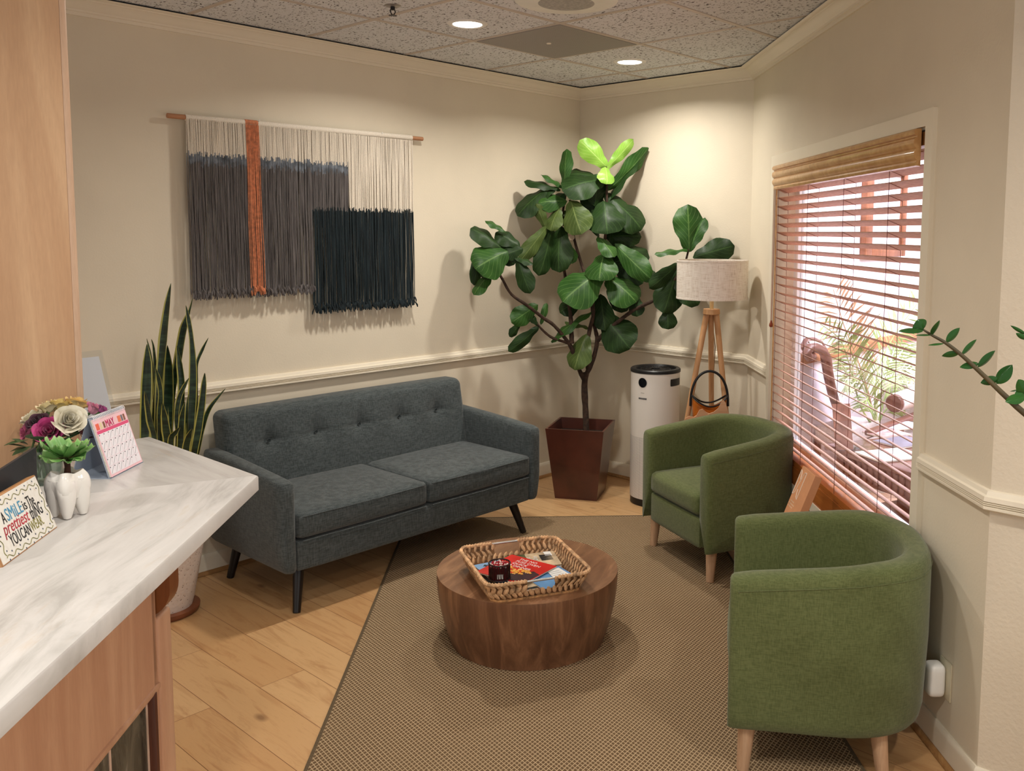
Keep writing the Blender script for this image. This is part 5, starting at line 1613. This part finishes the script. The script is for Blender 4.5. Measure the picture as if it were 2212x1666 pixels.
for k in range(16):
    a = R(0, 2 * PI); q = vz + V((.03 * math.cos(a), .03 * math.sin(a), R(.088, .11))); e_ = q + V((R(.02, .05) * math.cos(a), R(.02, .05) * math.sin(a), R(-.005, .03)))
    sd = (e_ - q).cross(V((0, 0, 1))).normalized()
    mb.grid(lambda u, v: q.lerp(e_, u) + sd * ((v - .5) * .03 * math.sin(PI * max(.05, min(.97, u)))) + V((0, 0, -.01 * u * u)), 5, 3)
o = mb.build('rose_leaves', m_sep)
tag(o, 'dark green rose leaves spilling over the rim of the glass vase', 'leaves', None, 'stuff')
# acrylic sign holder
p_br = on(262, 938, ZT + .001); dd_ = (p_br - CAM).dot(FW)
p_tr = at(219, 756, dd_ - .02); 
ac = thing('acrylic_sign_holder', 'clear acrylic sign holder with a white sheet, leaning at the far end of the counter', 'sign holder', p_br)
wl = V((-.20, -.03, 0)); upv = p_tr - p_br
nn_ = wl.cross(upv).normalized()
m_acr = clear('acrylic_sheet', (251, 252, 253), .03)
m_shp, nt, b = base('sheet_paper', (236, 238, 242), .7)
tr = nd(nt, 'ShaderNodeBsdfTranslucent', {0: lin((236, 238, 242))})
ms = nd(nt, 'ShaderNodeMixShader', {0: .5, 1: b.outputs[0], 2: tr.outputs[0]})
nt.links.new(ms.outputs[0], nt.nodes['Material Output'].inputs[0])
def sheet(o0, o1, a0, a1, b0, b1): return MB().add([wl * a + upv * b_ + nn_ * o for o in (o0, o1) for a, b_ in ((a0, b0), (a1, b0), (a1, b1), (a0, b1))], [(0, 1, 2, 3), (7, 6, 5, 4), (0, 4, 5, 1), (1, 5, 6, 2), (2, 6, 7, 3), (3, 7, 4, 0)])
sheet(-.003, -.001, 0, 1, 0, 1).build('front_sheet', m_acr, ac); sheet(.001, .003, 0, 1, 0, 1).build('back_sheet', m_acr, ac)
sheet(-.0006, .0006, .06, .98, .02, .93).build('paper_insert', m_shp, ac)
MB().box((-.2, -.06, 0), (0, .01, .002)).build('foot', m_acr, ac)
# ---------------------------------------------------------------- the hall beyond the window
YO = -1.575
m_ow = plain('hall_wall_paint', (232, 222, 228), .8, .02)
struct('wall_hall', MB().box((-.06, YO, -.05), (3.8, YO + .1, 3.1)), m_ow)
struct('wall_hall_end', MB().box((3.7, -5.5, -.05), (3.8, YO, 3.1)), m_ow)
m, nt, b = base('hall_floor_tile', (206, 178, 158), .5)
br = nd(nt, 'ShaderNodeTexBrick', {'Vector': coords(nt, (1, 1, 1), (0, 0, .78)), 'Color1': lin((214, 178, 148)), 'Color2': lin((196, 160, 134)), 'Mortar': lin((150, 120, 104)), 'Scale': 1, 'Mortar Size': .004, 'Brick Width': .5, 'Row Height': .12})
nt.links.new(br.outputs['Color'], b.inputs['Base Color'])
struct('floor_hall', MB().prism([(.1, -1.42), (3.8, -1.42), (3.8, -5.5), (-1.95, -5.5), (-1.95, -3.45)], lambda x, y, d: V((x, y, d)), -.05, 0), m)
m_hoak = wood('hall_oak', (176, 112, 70), (216, 156, 108), (.8, 10, 10), 3, .45)
struct('trim_10', MB().rbox((.11, YO - .024, .872), (3.7, YO, .945), .006, 2), m_hoak)
def oy(px, py, y): return onp(px, py, (0, 1, 0), y)
# framed print
a, b_ = oy(1862, 372, YO), oy(1943, 553, YO)
x0, x1, z0, z1 = a.x, b_.x, b_.z, 2.16
fp = thing('framed_print', 'oak framed print hanging on the hall wall seen through the blind', 'picture', ((x0 + x1) / 2, YO, z0))
w_ = (x1 - x0) / 2; h_ = z1 - z0
mb = MB()
for r_ in ((-w_, 0, -w_ + .11, h_), (w_ - .06, 0, w_, h_), (-w_ + .11, 0, w_ - .06, .07), (-w_ + .11, h_ - .07, w_ - .06, h_)):
    mb.rbox((r_[0], -.045, r_[1]), (r_[2], -.002, r_[3]), .006, 2)
mb.build('frame', wood('frame_oak', (120, 70, 44), (170, 108, 72), (8, 8, 1), 3), fp)
MB().box((-w_ + .1, -.014, .06), (w_ - .05, -.003, h_ - .06)).build('mat_board', plain('mat_white', (230, 228, 232), .7, .01), fp)
MB().box((-w_ + .19, -.016, .16), (w_ - .14, -.0142, h_ - .16)).build('print', plain('blue_grey_print', (206, 210, 220), .6, .12, 9), fp)
# scroll back chair
m_cw = wood('chair_walnut', (92, 54, 44), (128, 80, 64), (6, 6, 1), 3, .35)
m_up = fabric('pale_ticking', (206, 194, 190), (226, 216, 212), 120, bmp=.2)
yc = -1.80
O_ = oy(1745, 775, yc)
ch = thing('scroll_back_chair', 'walnut scroll back chair with pale upholstery in the hall against its wall', 'chair', (O_.x, yc, 0))
wv = V((.26, .15, 0))
edge = [oy(px, py, yc) - V((O_.x, yc, 0)) for px, py in ((1757, 770), (1748, 772), (1742, 763), (1748, 753), (1762, 751), (1776, 757), (1787, 775), (1790, 800), (1795, 830), (1803, 865), (1816, 900), (1832, 935))]
MB().tube(edge, [.022, .026, .028, .028, .028, .028, .028, .026, .026, .026, .028, .03], 10).build('side_rail', m_cw, ch)
MB().tube([p + wv for p in edge], [.022, .026, .028, .028, .028, .028, .028, .026, .026, .026, .028, .03], 10).build('side_rail', m_cw, ch)
mb = MB(); n = len(edge)
ofs = V((.012, -.006, .010))
vs = [p + wv * k / 4 + ofs * o for o in (0, 1) for p in edge[3:] for k in range(5)]
n = len(edge) - 3
mb.add(vs, [(i * 5 + k, (i + 1) * 5 + k, (i + 1) * 5 + k + 1, i * 5 + k + 1) for i in range(n - 1) for k in range(4)] + [(n * 5 + i * 5 + k, n * 5 + i * 5 + k + 1, n * 5 + (i + 1) * 5 + k + 1, n * 5 + (i + 1) * 5 + k) for i in range(n - 1) for k in range(4)])
mb.build('back_upholstery', m_up, ch)
sp_ = edge[-1]
cushion((sp_.x - .02, sp_.y - .02, sp_.z - .08), (sp_.x + .44, sp_.y + .22, sp_.z + .02), .02, 6).build('seat', m_up, ch)
for dx, dy in ((0, 0), (0, .2), (.40, 0), (.40, .2)):
    MB().tube([(sp_.x + dx, sp_.y + dy, sp_.z - .07), (sp_.x + dx, sp_.y + dy, 0)], [.022, .016], 10).build('leg', m_cw, ch)
# low table
K = V((-.10, -1.93, 0)); e1 = V((-.40, -.9165, 0)); e2 = V((.9165, -.40, 0))
tb = thing('carved_table', 'carved dark walnut low table with magazines in the hall beyond the window', 'table', K)
TMx = Matrix(((e2.x, e1.x, 0, 0), (e2.y, e1.y, 0, 0), (0, 0, 1, 0), (0, 0, 0, 1)))
m_tw = wood('hall_walnut', (86, 48, 36), (132, 82, 62), (6, 1, 6), 3, .25, coat=.3)
MB().rbox((0, 0, .462), (.62, 1.15, .50), .016, 3, TMx).build('tabletop', m_tw, tb)
mb = MB().rbox((.05, .05, .33), (.57, 1.10, .462), .006, 1, TMx)
for k in range(22):
    y = .10 + k * .045
    mb.rbox((.040, y, .35), (.052, y + .022, .45), .004, 1, TMx)
mb.build('carved_apron', m_cw, tb)
for x in (.09, .53):
    for y in (.10, 1.05):
        MB().lathe([(0, 0), (.035, 0), (.042, .02), (.03, .05), (.042, .10), (.048, .2), (.036, .28), (.045, .33), (0, .33)], 20, M=TMx @ Matrix.Translation((x, y, 0))).build('leg', m_cw, tb)
MB().rbox((.07, .08, .12), (.55, 1.07, .14), .004, 1, TMx).build('lower_shelf', m_tw, tb)
# papers
def paper(label, px, py, z, rz, sx, sy, m, cat='magazine'):
    p = on(px, py, z)
    t = thing('magazine', label, cat, p, rz, 'papers on the hall table')
    MB().rbox((-sx / 2, -sy / 2, .0), (sx / 2, sy / 2, .008), .001, 1).build('pages', m_page, t)
    MB().box((-sx / 2, -sy / 2, .008), (sx / 2, sy / 2, .0088)).build('cover', m, t)
paper('open white magazine nearest the window on the carved table', 1925, 985, .501, -.5, .30, .22, m_mwhite)
paper('dark grey magazine behind the open white one on the carved table', 1950, 957, .501, -.35, .26, .20, plain('slate_cover', (110, 108, 126), .3))
paper('pink and white magazine at the middle of the carved table', 1915, 938, .501, -.45, .22, .17, plain('pink_cover', (206, 150, 150), .3, .3, 14))
paper('pale blue magazine at the far side of the carved table', 1948, 922, .501, -.4, .26, .15, plain('ice_cover', (206, 214, 226), .3))
# acrylic literature holder on the table
q0 = on(1822, 972, .501)
hb = thing('literature_holder', 'clear acrylic literature holder with brown leaflets on the carved table', 'holder', q0, math.radians(-40))
def ash(y0, y1, x0, x1, z1, lean): return MB().box((x0, y0, 0), (x1, y1, z1), Matrix.Rotation(math.radians(lean), 4, 'X'))
ash(0, .003, -.06, .12, .30, -14).build('back_sheet', m_acr, hb); ash(-.045, -.042, -.06, .12, .16, -9).build('front_sheet', m_acr, hb)
ash(-.016, -.006, -.05, .05, .25, -14).build('leaflets', plain('brown_leaflet', (138, 92, 76), .5, .25, 12), hb)
MB().box((-.06, -.06, 0), (.12, .06, .003)).build('foot', m_acr, hb)
# second hall chair
ca = oy(1960, 903, -2.02)
c2 = thing('hall_armchair', 'hall armchair with rolled pale arm pad at the right edge of the window view', 'chair', (ca.x, -2.02, 0))
za = ca.z
MB().rbox((-.58, -.03, za - .022), (.40, .03, za + .012), .012, 3).build('arm_rail', m_cw, c2)
zr_ = oy(1965, 868, -2.02).z
MB().lathe([(0, -.03), (.05, -.03), (.062, -.01), (.062, .5), (0, .5)], 20, M=Matrix.Translation((-.06, .05, zr_)) @ Matrix.Rotation(PI / 2, 4, 'Y')).build('arm_pad', m_up, c2)
MB().lathe([(0, 0), (.050, 0), (.058, .01), (.058, .045), (0, .045)], 20, M=Matrix.Translation((-.105, .05, zr_)) @ Matrix.Rotation(PI / 2, 4, 'Y')).build('arm_scroll', m_cw, c2)
MB().rbox((-.1, .0, .28), (.42, .36, .36), .02, 2).build('seat', m_up, c2)
for x in (-.05, .36):
    for y in (.02, .33):
        MB().tube([(x, y, za - .02 if y < .1 else .28), (x, y, 0)], [.022, .016], 10).build('leg', m_cw, c2)
MB().rbox((.36, .02, .3), (.42, .34, zr_ + .05), .015, 2).build('back', m_up, c2)
# parlour palm
yp = -1.80
pp = oy(1890, 945, yp)
pm = thing('parlour_palm', 'green and partly browned parlour palm in the hall behind the carved table', 'plant', (pp.x, yp, 0))
MB().lathe([(0, 0), (.10, 0), (.115, .24), (.105, .24), (.10, .21), (0, .21)], 28).build('pot', m_zpot, pm)
m_pg = plain('palm_green', (140, 160, 96), .5, .25, 8); m_pd = plain('palm_dry', (196, 160, 130), .7, .25, 8); m_pl2 = plain('palm_pale', (196, 212, 166), .5, .15, 8)
def frond(pts, m, ln, n=22, y0=0, y1=0):
    P = [oy(px, py, yp + y0 + (y1 - y0) * i / (len(pts) - 1)) for i, (px, py) in enumerate(pts)]
    Q = []
    for i in range(len(P) - 1):
        for k in range(8):
            t = k / 8
            a, b_, c_, d_ = P[max(0, i - 1)], P[i], P[i + 1], P[min(len(P) - 1, i + 2)]
            Q.append(.5 * ((2 * b_) + (c_ - a) * t + (2 * a - 5 * b_ + 4 * c_ - d_) * t * t + (3 * b_ - a - 3 * c_ + d_) * t ** 3))
    Q.append(P[-1])
    mb = MB().tube(Q, [.007 * (1 - .7 * i / len(Q)) for i in range(len(Q))], 6)
    for k in range(n):
        f_ = .35 + .63 * k / n
        i = min(len(Q) - 2, int(f_ * (len(Q) - 1)))
        p = Q[i]; t = (Q[i + 1] - Q[i]).normalized()
        L = ln * (1 - .55 * abs(f_ - .6) / .4)
        for s_ in (-1, 1):
            sd = t.cross(TOCAM).normalized() * s_
            tip = p + (sd * .75 + t * .7 + V((0, R(-.35, .15), -.12))).normalized() * L
            tip.y = min(tip.y, YO - .02)
            pe = (tip - p).cross(TOCAM).normalized()
            mid = p.lerp(tip, .45) + V((0, 0, .012))
            wv_ = .0065
            mb.add([p, mid + pe * wv_, tip, mid - pe * wv_, mid + V((0, -.003, .002))], [(0, 1, 4), (1, 2, 4), (2, 3, 4), (3, 0, 4)])
    mb.build('frond', m, pm, True)
frond([(1893, 930), (1876, 850), (1850, 770), (1822, 700), (1800, 625)], m_pd, .30, 20, 0, -.04)
frond([(1893, 930), (1870, 840), (1842, 770), (1826, 720)], m_pg, .24, 18, 0, -.05)
frond([(1893, 930), (1890, 860), (1900, 790), (1935, 720), (1990, 645)], m_pg, .28, 20, 0, .02)
frond([(1893, 930), (1895, 870), (1905, 820), (1945, 800), (1985, 835)], m_pl2, .26, 20, 0, -.06)
frond([(1893, 930), (1880, 880), (1860, 830), (1835, 815), (1822, 830)], m_pl2, .2, 14, 0, -.05)
frond([(1893, 930), (1885, 890), (1875, 860), (1868, 880)], m_pg, .2, 12, 0, -.06)
frond([(1893, 930), (1910, 890), (1940, 870), (1975, 885)], m_pg, .22, 14, 0, -.06)
frond([(1893, 930), (1905, 880), (1925, 820), (1945, 780), (1955, 745)], m_pg, .22, 16, 0, .03)
frond([(1893, 930), (1860, 880), (1838, 800), (1815, 735), (1772, 700)], m_pg, .18, 16, 0, -.02)
